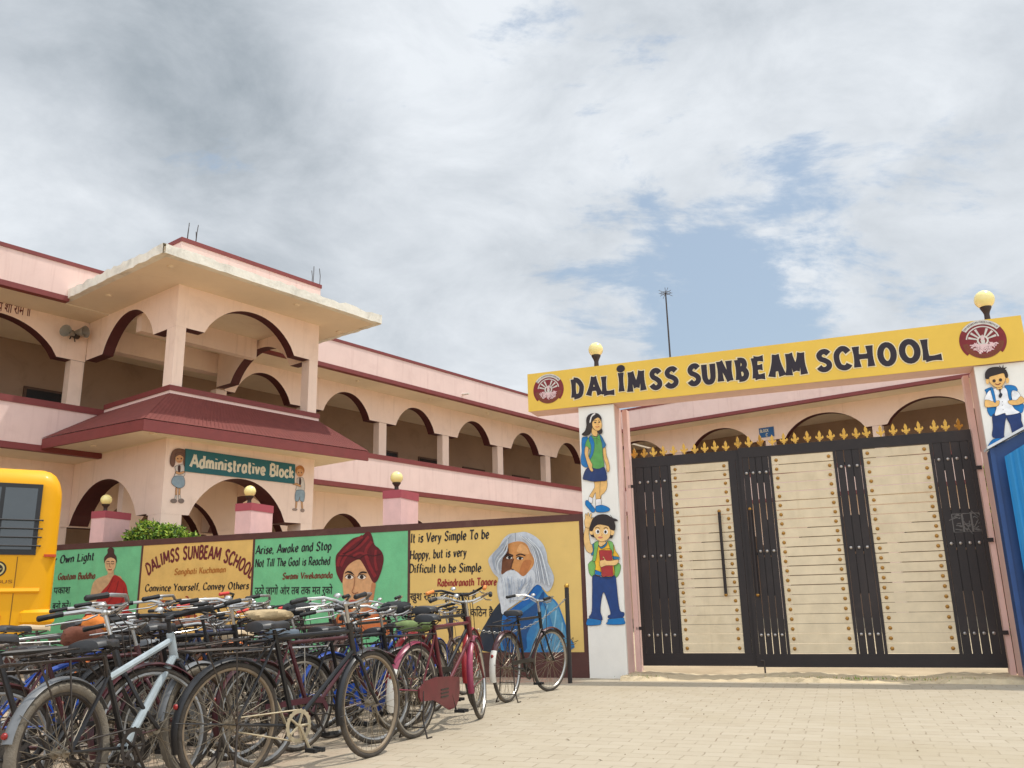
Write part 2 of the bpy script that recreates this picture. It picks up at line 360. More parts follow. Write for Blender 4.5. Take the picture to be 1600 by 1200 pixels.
for a0, a1, z0, z1 in ((-.35, .55, 5.2, 6.1), (-2.2, -1.3, 5.2, 6.1), (10.95, 11.62, 5.1, 6.02), (12.75, 13.85, 5.1, 6.0), (15.1, 16.25, 5.1, 5.9), (18.1, 19.1, 5.1, 5.9), (8.2, 9.1, 5.1, 6.1)):
    w = MB(); w.box(a0-.06, a1+.06, 5.95, 6.0, z0-.06, z1+.06); fr = w.build('window', WINF, B1)
    w = MB(); w.box(a0, a1, 5.94, 5.949, z0, z1); w.build('pane', GLASSD, fr)
w = MB(); w.box(-12, 20, 3.0, 6.0, 0, .3); w.build('plinth', CONC, B1)
w = MB(); w.tube([(10.98, 2.46, 7.40), (11.0, 2.15, 7.38)], .035, 8); w.build('drain_spout', mat('pvc_white', (214, 206, 196), .5), B1)
for a in (7.2, 10.2, 13.0, 15.9):
    w = MB(); w.lathe([(.05, 7.219), (.05, 7.19), (.02, 7.17), (.002, 7.17)], 10, o=(a, 3.05, 0)); w.build('ceiling_rose', CREAM, B1)
# ---------------------------- rear block across the courtyard
B2 = thing('rear_block', 'pink rear school block with wide arches seen between the gate and the yellow sign beam', 'school building', tuple(BC), RB)
CR = [(.25, 2.65), (-3.22, -.85), (-7.1, -4.42), (-10.4, -7.78), (-13.8, -11.2)]
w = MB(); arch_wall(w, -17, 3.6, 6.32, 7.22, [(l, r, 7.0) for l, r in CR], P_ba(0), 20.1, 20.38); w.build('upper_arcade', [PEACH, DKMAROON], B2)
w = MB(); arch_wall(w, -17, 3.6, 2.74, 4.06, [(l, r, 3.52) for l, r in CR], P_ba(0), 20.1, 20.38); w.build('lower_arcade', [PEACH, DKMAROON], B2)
for b0 in (2.95, -.45, -4.0, -7.6, -10.95, -14.3):
    for z0, z1 in ((4.21, 6.33), (.3, 2.75)):
        w = MB(); w.box(20.12, 20.36, b0, b0+.3, z0, z1); w.build('column', PEACH, B2)
w = MB(); w.box(19.03, 23, -17, 2.44, 4.06, 4.20); w.build('floor_slab', CREAM, B2)
w = MB(); w.box(18.9, 19.03, -17, 2.37, 4.17, 4.93); w.build('balcony_railing', PINK, B2)
w = MB(); w.box(18.88, 19.05, -17, 2.365, 4.93, 5.06); w.box(18.88, 19.027, -17, 2.365, 4.05, 4.17); w.build('railing_trim', MAROON, B2)
w = MB(); w.box(18.9, 19.03, -17, 2.37, 7.27, 7.94); w.build('parapet', PINK, B2)
w = MB(); w.box(18.88, 19.05, -17, 2.365, 7.94, 8.02); w.box(18.88, 19.027, -17, 2.365, 7.16, 7.27); w.build('parapet_trim', MAROON, B2)
w = MB(); w.box(19.03, 27, -17, 2.36, 7.22, 7.34); w.build('roof_slab', CREAM, B2)
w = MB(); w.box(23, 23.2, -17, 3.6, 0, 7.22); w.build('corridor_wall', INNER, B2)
w = MB(); w.box(19.6, 23, -17, 3.0, 0, .3); w.build('plinth', CONC, B2)
# ---------------------------- office block
B3 = thing('office_block', 'two-storey entrance block in peach with a sloping red awning and a wide white roof slab', 'school building', tuple(BC), RB)
A0 = -.16; A1 = 3.32
w = MB(); arch_wall(w, A0, A1, 6.37, 7.28, [(.46, 2.66, 7.07)], P_ab(0), 0, .24); w.build('front_arch_wall', [PEACH, DKMAROON], B3)
w = MB(); arch_wall(w, .24, 3.59, 6.36, 7.277, [(.82, 2.86, 7.1)], P_ba(0), A0, A0+.24); w.build('side_arch_wall', [PEACH, DKMAROON], B3)
w = MB(); arch_wall(w, .24, 3.59, 6.36, 7.277, [(.7, 3.0, 7.02)], P_ba(0), A1-.24, A1); w.build('side_arch_wall', [PEACH, DKMAROON], B3)
w = MB(); arch_wall(w, A0, A1, 2.74, 4.14, [(.40, 2.60, 3.54)], P_ab(0), 0, .5); w.build('porch_arch_wall', [PEACH, DKMAROON], B3)
w = MB(); arch_wall(w, .5, 3.59, 2.77, 4.137, [(.88, 3.55, 3.60)], P_ba(0), A0, A0+.4); w.build('porch_side_wall', [PEACH, DKMAROON], B3)
w = MB(); arch_wall(w, .5, 3.59, 2.77, 4.137, [(.85, 3.3, 3.5)], P_ba(0), A1-.4, A1); w.build('porch_side_wall', [PEACH, DKMAROON], B3)
w = MB(); arch_wall(w, A0+.4, A1-.4, 2.6, 4.13, [(.55, 2.5, 3.35)], P_ab(0), 2.2, 2.4); w.build('porch_inner_arch', [PEACH, DKMAROON], B3)
for a0, a1, b0, b1 in ((A0+.002, A0+.22, .002, .32), (A1-.24, A1-.002, .002, .26)):
    w = MB(); w.box(a0, a1, b0, b1, 4.21, 6.38); w.build('column', PEACH, B3)
for a0, a1, b0, b1 in ((A0+.004, A0+.42, .004, .45), (A1-.30, A1-.004, .004, .45)):
    w = MB(); w.box(a0, a1, b0, b1, 0, 2.78); w.build('column', PEACH, B3)
w = MB(); w.box(A0-.01, A1+.01, -.01, 3.6, 4.137, 4.21); w.build('floor_slab', CREAM, B3)
# sloping awning, its fascia and soffit
Aw = [(-1.36, 2.42), (-.97, -.62), (4.06, -.92)]; Wl = [(A0-.052, 2.42), (A0-.052, -.052), (A1+.02, -.052)]
w = MB(); zt, zb = 5.0, 4.31
for i in (0, 1):
    w.poly([(Aw[i][0], Aw[i][1], zb), (Aw[i+1][0], Aw[i+1][1], zb), (Wl[i+1][0], Wl[i+1][1], zt), (Wl[i][0], Wl[i][1], zt)])
w.poly([(Aw[2][0], Aw[2][1], zb), (A1+.72, 2.42, zb), (A1+.02, 2.42, zt), (Wl[2][0], Wl[2][1], zt)])
aw = w.build('awning', AWN, B3)
w = MB()
ridge = []
for i in (0, 1):
    p, q = Vector((*Aw[i], zb)), Vector((*Aw[i+1], zb)); p2, q2 = Vector((*Wl[i], zt)), Vector((*Wl[i+1], zt)); k = int((q-p).length/.085)
    for j in range(k+1):
        u = j/k; a_ = p.lerp(q, u); b_ = p2.lerp(q2, u)
        up = Vector((0, 0, .004)); w.tube([a_+up*.6+(a_-b_).normalized()*.02, b_+up*.6], .005, 5, flat=.3)
w.build('roofing_rib', AWN, aw)
w = MB()
for i in (0, 1):
    (x0, y0), (x1, y1) = Aw[i], Aw[i+1]; dx, dy = x1-x0, y1-y0; L = math.hypot(dx, dy); nx, ny = -dy/L*.05, dx/L*.05
    w.prism([(x0, y0), (x1, y1), (x1+nx, y1+ny), (x0+nx, y0+ny)], lambda u, v, t: (u, v, t), 4.10-.01*i, 4.296-.002*i)
w.build('fascia', MAROON, aw)
w = MB(); w.poly([(Aw[0][0]+.05, 2.42, 4.155), (Aw[1][0]+.06, Aw[1][1]+.06, 4.155), (Aw[2][0]-.02, Aw[2][1]+.06, 4.155), (A1+.7, 2.42, 4.155), (A1+.005, 2.42, 4.155), (A1+.005, -.005, 4.155), (A0-.005, -.005, 4.155), (A0-.005, 2.42, 4.155)])
w.build('soffit', CREAM, aw)
w = MB(); w.box(A0-.05, A1+.04, -.05, .04, 4.90, 5.06); w.box(A0-.05, A0+.04, .04, 2.43, 4.90, 5.06); w.build('balcony_railing', PINK, B3)
w = MB(); w.box(A0-.07, A1+.05, -.07, .06, 5.06, 5.16); w.box(A0-.07, A0+.06, .06, 2.42, 5.06, 5.16); w.build('railing_trim', MAROON, B3)
w = MB(); w.box(A0-.03, A1+.02, -.03, .02, 4.21, 4.90); w.box(A0-.03, A0+.02, .02, 2.42, 4.21, 4.90); w.box(A1-.10, A1+.02, .02, 2.42, 4.21, 4.9); w.build('parapet_wall', PINK, B3)
# roof slab with a ragged white edge
rs = [(-1.18, 2.70), (-1.16, -1.17), (4.16, -1.12), (4.16, 2.70)]
w = MB(); w.prism(rs, lambda u, v, t: (u, v, t), 7.224, 7.36, 0); w.build('roof_slab', CREAM, B3)
w = MB(); random.seed(3)
for i in (0, 1, 2):
    (x0, y0), (x1, y1) = rs[i], rs[i+1]; n = 34; L = math.hypot(x1-x0, y1-y0); nx, ny = (y1-y0)/L, -(x1-x0)/L
    ring = []
    for j in range(n+1):
        u = j/n; x, y = x0+(x1-x0)*u, y0+(y1-y0)*u; r = random.uniform(-.012, .018); q = random.uniform(-.02, .03); d = random.uniform(-.015, .02)
        ring.append([(x-nx*.1, y-ny*.1, 7.216), (x+nx*(.03+r), y+ny*(.03+r), 7.222+d*.3), (x+nx*(.035+r), y+ny*(.035+r), 7.40+q), (x-nx*.06, y-ny*.06, 7.41+q), (x-nx*.1, y-ny*.1, 7.37)])
    vs = [p for rr in ring for p in rr]
    w.add(vs, [[j*5+k, j*5+(k+1) % 5, (j+1)*5+(k+1) % 5, (j+1)*5+k] for j in range(n) for k in range(5)])
w.build('slab_edge', SLABW, B3)
w = MB(); w.box(A0-.02, A1, 0.0, .14, 7.37, 8.13); w.box(A0-.02, A0+.12, .14, 2.6, 7.37, 8.13); w.box(A1-.14, A1, .14, 2.6, 7.37, 8.13); w.build('parapet', PINK, B3)
w = MB(); w.box(A0-.04, A1+.02, -.02, .16, 8.13, 8.215); w.box(A0-.04, A0+.14, .16, 2.6, 8.13, 8.215); w.box(A1-.16, A1+.02, .16, 2.6, 8.13, 8.215); w.build('parapet_trim', MAROON, B3)
random.seed(5)
for a, b, n in ((-.02, .08, 4), (3.16, .08, 3)):
    for i in range(n):
        x, y = a+.16*(i % 2)+.03*i, b+.12*(i//2); h = random.uniform(.33, .46)
        w = MB(); w.tube([(x, y, 8.15), (x+.01, y, 8.2+h*.6), (x+random.uniform(-.03, .03), y, 8.2+h)], .008, 5); w.build('reinforcing_bar', STEEL, B3)
for a, b, z in ((-.75, -.7, 7.223), (-.75, 1.6, 7.223), (2.1, -.75, 7.223), (3.9, .0, 7.223), (-.55, -.2, 4.154), (-.7, 1.7, 4.154), (2.2, -.5, 4.154)):
    w = MB(); w.lathe([(.065, z), (.06, z-.024), (.02, z-.034), (.002, z-.034)], 10, o=(a, b, 0)); w.build('ceiling_rose', CREAM, B3)
w = MB(); w.box(A0+.3, A1-.3, 1.9, 2.1, 6.75, 7.28); w.build('ceiling_beam', PEACH, B3)
# ------------------------------------------------------------------ roof mast and loudspeakers
mp_ = hit(1047, 556, np.array([0, 33.0, 0]), np.array([0, 1.0, 0])); mt_ = hit(1040, 458, np.array([0, 33.0, 0]), np.array([0, 1.0, 0]))
am = thing('antenna_mast', 'thin dark mast with a spiky ring standing on the rear roof above the beam', 'antenna', (mp_[0], 33.0, 7.34))
w = MB(); w.tube([(0, 0, 0), (0, 0, mt_[2]-7.34)], [.045, .03], 6); w.build('pole', STEEL, am)
w = MB(); zt = mt_[2]-7.34
for i in range(14):
    q = 2*math.pi*i/14; w.tube([(0, 0, zt), (.28*math.cos(q), .28*math.sin(q), zt+.18*math.sin(q*3))], .010, 4)
w.tube([(.2*math.cos(q), .2*math.sin(q), zt) for q in [2*math.pi*k/16 for k in range(16)]], .010, 4, closed=True)
w.build('whisker_ring', STEEL, am)
HORN = mat('grey_horn', (150, 146, 138), .5, var=.1, dirt=.3)
for (px, py, rot, lb) in ((107, 519, -1.0, 'grey horn loudspeaker on the corner pier turned to the left, farther from the office block'), (127, 519, .5, 'grey horn loudspeaker on the corner pier turned to the street, nearer the office block')):
    a, z = apx(px, py, 3.35); p = BC+ba*a+bb*3.35
    t = thing('horn_loudspeaker', lb, 'loudspeaker', (p[0], p[1], z), RB+rot, 'horn loudspeakers')
    w = MB(); w.lathe([(.03, .2), (.05, .12), (.08, .02), (.13, -.1), (.135, -.11), (.12, -.1), (.06, .02), (.02, .05)], 14, axis='y'); w.build('horn', HORN, t, True)
    w = MB(); w.lathe([(.002, .33), (.06, .33), (.06, .2), (.03, .19)], 12, axis='y'); w.tube([(0, .2, 0), (0, .26, -.14)], .012, 5); w.build('driver', STEEL, t)
# ------------------------------------------------------------------ hand lettering: a small stroke alphabet (cap height 1)
GL = {
'A': (.72, ['L0,0 .36,1', 'L.36,1 .72,0', 'L.13,.34 .6,.34']), 'B': (.6, ['L.08,0 .08,1', 'C.08,1 .4,.98 .5,.77 .36,.55 .08,.53', 'C.08,.53 .42,.52 .58,.28 .44,.03 .08,0']),
'C': (.66, ['C.62,.82 .48,.98 .3,.98 .1,.75 .06,.45 .14,.12 .34,.01 .52,.06 .62,.2']), 'D': (.7, ['L.08,0 .08,1', 'C.08,1 .38,.97 .62,.72 .64,.45 .5,.12 .08,0']),
'E': (.56, ['L.08,0 .08,1', 'L.08,.97 .52,.97', 'L.08,.52 .45,.52', 'L.08,.03 .54,.03']), 'G': (.7, ['C.62,.84 .48,.98 .3,.98 .1,.75 .06,.42 .16,.1 .36,.01 .56,.1 .6,.4', 'L.38,.42 .64,.42']),
'H': (.7, ['L.08,0 .08,1', 'L.62,0 .62,1', 'L.08,.5 .62,.5']), 'I': (.24, ['L.12,0 .12,1']), 'K': (.66, ['L.08,0 .08,1', 'L.08,.42 .6,1', 'L.24,.58 .62,0']), 'L': (.54, ['L.08,0 .08,1', 'L.08,.03 .52,.03']),
'M': (.9, ['L.06,0 .14,1', 'L.14,1 .45,.2', 'L.45,.2 .76,1', 'L.76,1 .84,0']), 'N': (.72, ['L.08,0 .08,1', 'L.08,1 .64,0', 'L.64,0 .64,1']),
'O': (.76, ['O.38,.5 .31,.48']), 'R': (.64, ['L.08,0 .08,1', 'C.08,1 .42,.98 .54,.75 .38,.52 .08,.5', 'L.3,.5 .6,0']),
'S': (.6, ['C.53,.84 .4,.98 .22,.96 .1,.8 .16,.61 .34,.5 .5,.34 .5,.14 .34,.01 .16,.04 .05,.18']), 'T': (.64, ['L.32,0 .32,1', 'L.02,.97 .62,.97']),
'U': (.7, ['C.08,1 .08,.6 .1,.25 .2,.05 .35,.01 .5,.05 .6,.25 .62,.6 .62,1']), 'V': (.66, ['L.02,1 .33,0', 'L.33,0 .64,1']), 'Y': (.66, ['L.02,1 .32,.5', 'L.64,1 .32,.5', 'L.32,.5 .32,0']),
'a': (.52, ['C.42,.52 .3,.62 .14,.56 .06,.3 .12,.04 .26,.01 .4,.16', 'L.42,.62 .42,0']), 'b': (.52, ['L.08,1 .08,0', 'C.08,.42 .22,.62 .4,.52 .46,.3 .38,.06 .22,.01 .08,.1']),
'c': (.44, ['C.4,.5 .26,.62 .1,.5 .06,.28 .14,.06 .28,.01 .41,.12']), 'd': (.52, ['C.42,.5 .3,.62 .12,.54 .06,.28 .14,.04 .28,.01 .42,.14', 'L.43,1 .43,0']),
'e': (.48, ['C.08,.3 .4,.34 .4,.5 .26,.62 .1,.5 .06,.26 .16,.04 .3,.01 .43,.12']), 'f': (.36, ['C.36,.92 .26,1 .17,.88 .16,.5 .16,0', 'L.02,.6 .32,.6']),
'g': (.52, ['C.42,.5 .3,.62 .12,.54 .06,.3 .14,.06 .28,.03 .42,.16', 'C.42,.62 .42,.1 .38,-.2 .22,-.3 .06,-.22']), 'h': (.52, ['L.08,1 .08,0', 'C.08,.4 .2,.6 .34,.6 .42,.46 .43,0']),
'i': (.22, ['L.1,.6 .1,0', 'L.1,.8 .12,.88']), 'k': (.5, ['L.08,1 .08,0', 'L.08,.25 .42,.6', 'L.18,.35 .44,0']), 'l': (.22, ['L.1,1 .1,0']),
'm': (.78, ['L.08,.62 .08,0', 'C.08,.42 .18,.6 .3,.6 .37,.46 .38,0', 'C.38,.42 .48,.6 .6,.6 .68,.46 .69,0']), 'n': (.52, ['L.08,.62 .08,0', 'C.08,.42 .2,.6 .34,.6 .42,.46 .43,0']),
'o': (.52, ['O.26,.31 .2,.3']), 'p': (.52, ['L.08,.62 .08,-.32', 'C.08,.44 .22,.62 .4,.52 .46,.3 .38,.06 .22,.01 .08,.1']), 'r': (.38, ['L.08,.62 .08,0', 'C.08,.38 .18,.58 .36,.58']),
's': (.42, ['C.37,.5 .26,.61 .12,.56 .1,.42 .24,.31 .37,.2 .32,.04 .18,.0 .05,.1']), 't': (.36, ['C.15,.9 .15,.3 .18,.04 .32,.03', 'L.02,.6 .32,.6']), 'u': (.52, ['C.08,.62 .08,.2 .16,.02 .3,.03 .42,.2', 'L.43,.62 .43,0']),
'v': (.48, ['L.04,.62 .23,0', 'L.23,0 .43,.62']), 'w': (.7, ['L.04,.62 .19,0', 'L.19,0 .34,.55', 'L.34,.55 .49,0', 'L.49,0 .65,.62']), 'y': (.5, ['L.05,.62 .24,.05', 'C.45,.62 .3,.15 .18,-.22 .03,-.3']),
',': (.2, ['L.12,.08 .05,-.14']), '.': (.22, ['L.08,.02 .12,.09']), ' ': (.34, []), "'": (.18, ['L.08,1 .08,.8'])}
def cat(P, n=7):
    out = []; k = len(P)
    for i in range(k-1):
        p0, p1, p2, p3 = P[max(i-1, 0)], P[i], P[i+1], P[min(i+2, k-1)]
        for j in range(n):
            t = j/n; out.append(tuple(.5*(2*p1[c]+(p2[c]-p0[c])*t+(2*p0[c]-5*p1[c]+4*p2[c]-p3[c])*t*t+(3*p1[c]-p0[c]-3*p2[c]+p3[c])*t**3) for c in (0, 1)))
    out.append(P[-1]); return out
def catc(P, n=5):
    k = len(P); out = []
    for i in range(k):
        p0, p1, p2, p3 = P[i-1], P[i], P[(i+1) % k], P[(i+2) % k]
        for j in range(n):
            t = j/n; out.append(tuple(.5*(2*p1[c]+(p2[c]-p0[c])*t+(2*p0[c]-5*p1[c]+4*p2[c]-p3[c])*t*t+(3*p1[c]-p0[c]-3*p2[c]+p3[c])*t**3) for c in (0, 1)))
    return out
def strokes(ch):
    o = []
    for s in GL[ch][1]:
        P = [tuple(map(float, q.split(','))) for q in s[1:].split()]
        if s[0] == 'L': o.append(('L', P))
        elif s[0] == 'C': o.append(('C', cat(P, 5)))
        else:
            (cx, cy), (rx, ry) = P; o.append(('C', [(cx+rx*math.sin(2*math.pi*k/22), cy+ry*math.cos(2*math.pi*k/22)) for k in range(23)]))
    return o
_lay = [0]
def ribbon(mb, P, hw, fn, mi=0, nib=None, flare=0.0, ext=0.0, closed=False):
    n = len(P)
    if n == 2 and flare: P = [(P[0][0]+(P[1][0]-P[0][0])*k/6, P[0][1]+(P[1][1]-P[0][1])*k/6) for k in range(7)]; n = 7
    if ext and not closed:
        d0 = (P[0][0]-P[1][0], P[0][1]-P[1][1]); l0 = math.hypot(*d0) or 1; d1 = (P[-1][0]-P[-2][0], P[-1][1]-P[-2][1]); l1 = math.hypot(*d1) or 1
        P = [(P[0][0]+d0[0]/l0*ext, P[0][1]+d0[1]/l0*ext)]+list(P[1:-1])+[(P[-1][0]+d1[0]/l1*ext, P[-1][1]+d1[1]/l1*ext)]
    _lay[0] = (_lay[0]+1) % 14; t = _lay[0]*0.00012
    vs = []
    for i in range(n):
        a = P[i-1] if (i > 0 or closed) else P[i]; b = P[(i+1) % n] if (i < n-1 or closed) else P[i]
        if closed and i == 0: a = P[-2]
        if closed and i == n-1: b = P[1]
        dx, dy = b[0]-a[0], b[1]-a[1]; l = math.hypot(dx, dy) or 1e-6; dx /= l; dy /= l
        w = hw
        if nib is not None: w = hw*(.42+.62*abs(dx*math.sin(nib)-dy*math.cos(nib)))
        if flare: u = abs(2*i/(n-1)-1); w = w*(1+flare*(u**2.2)-flare*.35)
        vs += [fn(P[i][0]-dy*w, P[i][1]+dx*w, t), fn(P[i][0]+dy*w, P[i][1]-dx*w, t)]
    mb.add(vs, [[2*i, 2*i+1, 2*i+3, 2*i+2] for i in range(n-1)], mi)
def lettering(mb, text, place, hw=.075, mi=0, nib=rad(35), flare=0, ext=0, space=.09, jit=0.0, path=None):
    """place(x, y, t): x in cap heights along the line -> 3D"""
    x = 0
    for ch in text:
        w, _ = GL[ch]
        for kind, P in strokes(ch):
            j = random.uniform(-jit, jit)
            ribbon(mb, P, hw, (lambda u, v, t, X=x, J=j: place(X+u, v+J, t)), mi, nib, flare, ext)
        x += w+space
def twidth(text, space=.09): return sum(GL[c][0]+space for c in text)-space
def line_place(p0, p1, hgt, width, at3, layer, shear=0.0, vert=None):
    """baseline from p0 to p1 in plane coordinates; at3(u, v, lift)"""
    dx, dy = (p1[0]-p0[0])/width, (p1[1]-p0[1])/width
    return lambda x, y, t: at3(p0[0]+dx*x+shear*y*hgt, p0[1]+dy*x+y*hgt, layer+t)
# planes on which things are painted: lift is the distance in front of the surface
def at_wall(o): return lambda s, z, l: (s, o-l, z)           # local to the wall frame
def at_front(b): return lambda a, z, l: (a, b-l, z)          # local to the building frame
class Art:
    """flat painted shapes given in photograph crops, laid onto a real plane"""
    def __init__(s, tr, at3, ox, oy, k, base=.004): s.tr = tr; s.at3 = at3; s.o = (ox, oy, k); s.mb = MB(); s.mats = []; s.n = 0; s.base = base
    def px(s, p): ox, oy, k = s.o; return s.tr(ox+p[0]*k, oy+p[1]*k)
    def mi(s, c):
        m = paint(c)
        if m not in s.mats: s.mats.append(m)
        return s.mats.index(m)
    def fill(s, c, pts, smooth=True):
        P = [s.px(p) for p in pts]
        if smooth and len(P) > 3: P = catc(P, 4)
        s.n += 1; l = s.base+s.n*.0006
        vs = [s.at3(u, v, l) for u, v in P]
        tri = mathutils_tess(P); s.mb.add(vs, tri, s.mi(c))
    def ell(s, c, x, y, rx, ry, n=18, rot=0):
        s.fill(c, [(x+rx*math.cos(2*math.pi*i/n)*math.cos(rot)-ry*math.sin(2*math.pi*i/n)*math.sin(rot), y+rx*math.cos(2*math.pi*i/n)*math.sin(rot)+ry*math.sin(2*math.pi*i/n)*math.cos(rot)) for i in range(n)], False)
    def line(s, c, pts, w, smooth=True, taper=False):
        P = [s.px(p) for p in pts]
        if smooth and len(P) > 2: P = cat(P, 4)
        s.n += 1; l = s.base+s.n*.0006; k = s.o[2]
        a, b = s.px((0, 0)), s.px((10, 0)); u = math.hypot(a[0]-b[0], a[1]-b[1])/10
        ribbon(s.mb, P, w*u/2, lambda x, y, t: s.at3(x, y, l), s.mi(c))
    def outl(s, c, pts, w, smooth=True): s.line(c, list(pts)+[pts[0]], w, smooth)
    def done(s, name, parent, **k): return s.mb.build(name, s.mats, parent, recalc=False, **k)
from mathutils.geometry import tessellate_polygon
def mathutils_tess(P):
    return [list(t) for t in tessellate_polygon([[Vector((p[0], p[1], 0)) for p in P]])]
_dev = {}
def devanagari(mb, text, place_fn, mi=0):
    """text set in the built-in font, returned as flat faces with unit height"""
    cu_ = bpy.data.curves.new('glyphs', 'FONT'); cu_.body = text; cu_.size = 1.0; cu_.fill_mode = 'FRONT'; cu_.resolution_u = 3
    cu_.offset = .016
    ob = bpy.data.objects.new('glyphs', cu_); COL.objects.link(ob)
    dg = bpy.context.evaluated_depsgraph_get(); me = bpy.data.meshes.new_from_object(ob.evaluated_get(dg))
    vs = [tuple(v.co) for v in me.vertices]; fs = [list(p.vertices) for p in me.polygons]
    bpy.data.objects.remove(ob); bpy.data.curves.remove(cu_); bpy.data.meshes.remove(me)
    if not vs: return
    x0 = min(v[0] for v in vs); x1 = max(v[0] for v in vs)
    mb.add([place_fn((v[0]-x0)/(x1-x0), v[1], 0) for v in vs], fs, mi)
# ------------------------------------------------------------------ boundary wall with murals
GRN = mat('mural_green', (112, 190, 138), .75, var=.13, vscale=4, bump=.25, bscale=40, streak=.15, dirt=.2, dirtc=(120, 150, 110))
YEL = mat('mural_yellow', (226, 190, 112), .7, var=.07, vscale=2.2, bump=.1, bscale=70, dirt=.14, dirtc=(190, 160, 100))
YEL2 = mat('mural_ochre', (222, 184, 106), .75, var=.12, vscale=4, bump=.25, bscale=40, streak=.15, dirt=.2, dirtc=(190, 150, 90))
BROWN = mat('brown_band', (86, 52, 46), .75, var=.14, vscale=5, bump=.2, bscale=60, dirt=.35, dirtc=(130, 100, 84))
PLAST = mat('plaster', (190, 176, 160), .9, var=.08)
BW = thing('boundary_wall', 'long roadside wall painted with green and yellow mural panels, brown along its top and foot', 'wall', tuple(P0), RW)
WO = .03                                                    # face of the wall, just behind the pillar front
w = MB(); w.box(-16, -0.002, WO+.004, .27, 0, 2.15); w.build('wall_body', PLAST, BW)
w = MB(); w.box(-16, -0.002, WO-.012, .29, 2.10, 2.20); w.build('coping', BROWN, BW)
w = MB(); w.box(-16, -.002, WO-.016, WO, 0.0, .335); w.build('base_band', BROWN, BW)
def panel(s0, s1, m):
    w = MB(); w.box(s0, s1, WO-.006, WO+.002, .335, 2.10); return w.build('mural_panel', m, BW)
pb = panel(-16, -7.89, GRN); ps = panel(-7.85, -5.585, YEL2); pv_ = panel(-5.545, -2.765, GRN); pt = panel(-2.725, -.07, YEL)
w = MB()
for s0, s1 in ((-7.89, -7.85), (-5.585, -5.545), (-2.765, -2.725), (-.07, -.004)): w.box(s0, s1, WO-.010, WO, .335, 2.10)
w.build('dividing_band', BROWN, BW)
AT = at_wall(WO-.006); wt = lambda x, y: wpx(x, y, WO)
BLK = mat('sign_black', (28, 26, 34), .6, var=.15, vscale=20); RED = mat('lettering_red', (150, 44, 34), .6, var=.15, vscale=20)
MRN = mat('lettering_maroon', (104, 28, 36), .6, var=.12, vscale=20); ORN = mat('lettering_orange', (176, 112, 44), .6, var=.12, vscale=20)
def mline(text, x0, y0, x1, y1, cap, hw=.085, m=None, shear=.06, parent=None, jit=.02):
    p0, p1 = wt(x0, y0), wt(x1, y1); hgt = wt(x0, y0-cap)[1]-p0[1]
    w = MB(); wd_ = twidth(text)
    lettering(w, text, line_place(p0, p1, hgt, wd_, AT, .004, shear), hw*1.25, nib=rad(38), flare=.18, jit=jit)
    return w.build('lettering', m or BLK, parent, recalc=False)
def hline(text, x0, y0, x1, y1, hpx, m, parent):
    p0, p1 = wt(x0, y0), wt(x1, y1); k = (wt(x0, y0-hpx)[1]-p0[1])/.62
    w = MB(); L = p1[0]-p0[0]
    devanagari(w, text, lambda u, v, t: AT(p0[0]+L*u, p0[1]+(p1[1]-p0[1])*u+v*k, .005+t)); w.build('lettering', m, parent, recalc=False)
random.seed(11)
mline('It is Very Simple To be', 642, 848, 764, 841, 14, parent=pt)
mline('Happy, but is very', 641, 874, 729, 869, 13.5, parent=pt)
mline('Difficult to be Simple.', 640, 895, 755, 893, 13, parent=pt)
mline('Rabindranath Tagore', 684, 916, 776, 914, 11, .1, RED, parent=pt)
hline('खुश रहना बहुत सरल है', 641, 938, 745, 937, 10.5, BLK, pt)
hline('लेिकन सरल होना बहुत किठन है', 640, 962, 771, 963, 10.5, BLK, pt)
mline('Arise, Awake and Stop', 400, 866, 518, 859, 13, parent=pv_)
mline('Not Till The Goal is Reached', 399, 886, 516, 882, 12, parent=pv_)
mline('Swami Vivekananda', 442, 905, 520, 903, 9.5, .1, mat('lettering_brown', (110, 50, 36), .6), parent=pv_)
hline('उठो जागो और तब तक मत रुको', 398, 929, 520, 928, 10.5, BLK, pv_)
hline('जब तक लक्ष पा न लो न जाए', 398, 957, 519, 956, 10.5, BLK, pv_)
mline('Convince Yourself, Convey Others', 227, 924, 389, 920, 10.5, .08, BLK, parent=ps)
mline('Sanghati Kuchaman', 273, 898, 353, 894, 9, .09, ORN, parent=ps)
hline('खुद को समझाएं,', 250, 950, 357, 946, 11.5, RED, ps)
hline('दूसरों को बताएं', 246, 975, 352, 972, 11.5, RED, ps)
mline('r Own Light', 85, 881, 147, 875, 12, parent=pb)
mline('Gautam Buddha', 91, 906, 149, 904, 9.5, .1, mat('lettering_brown', (110, 50, 36), .6), parent=pb)
hline('पकाश', 84, 928, 110, 927, 9.5, BLK, pb); hline('बनो करें।', 82, 952, 110, 951, 9, BLK, pb)
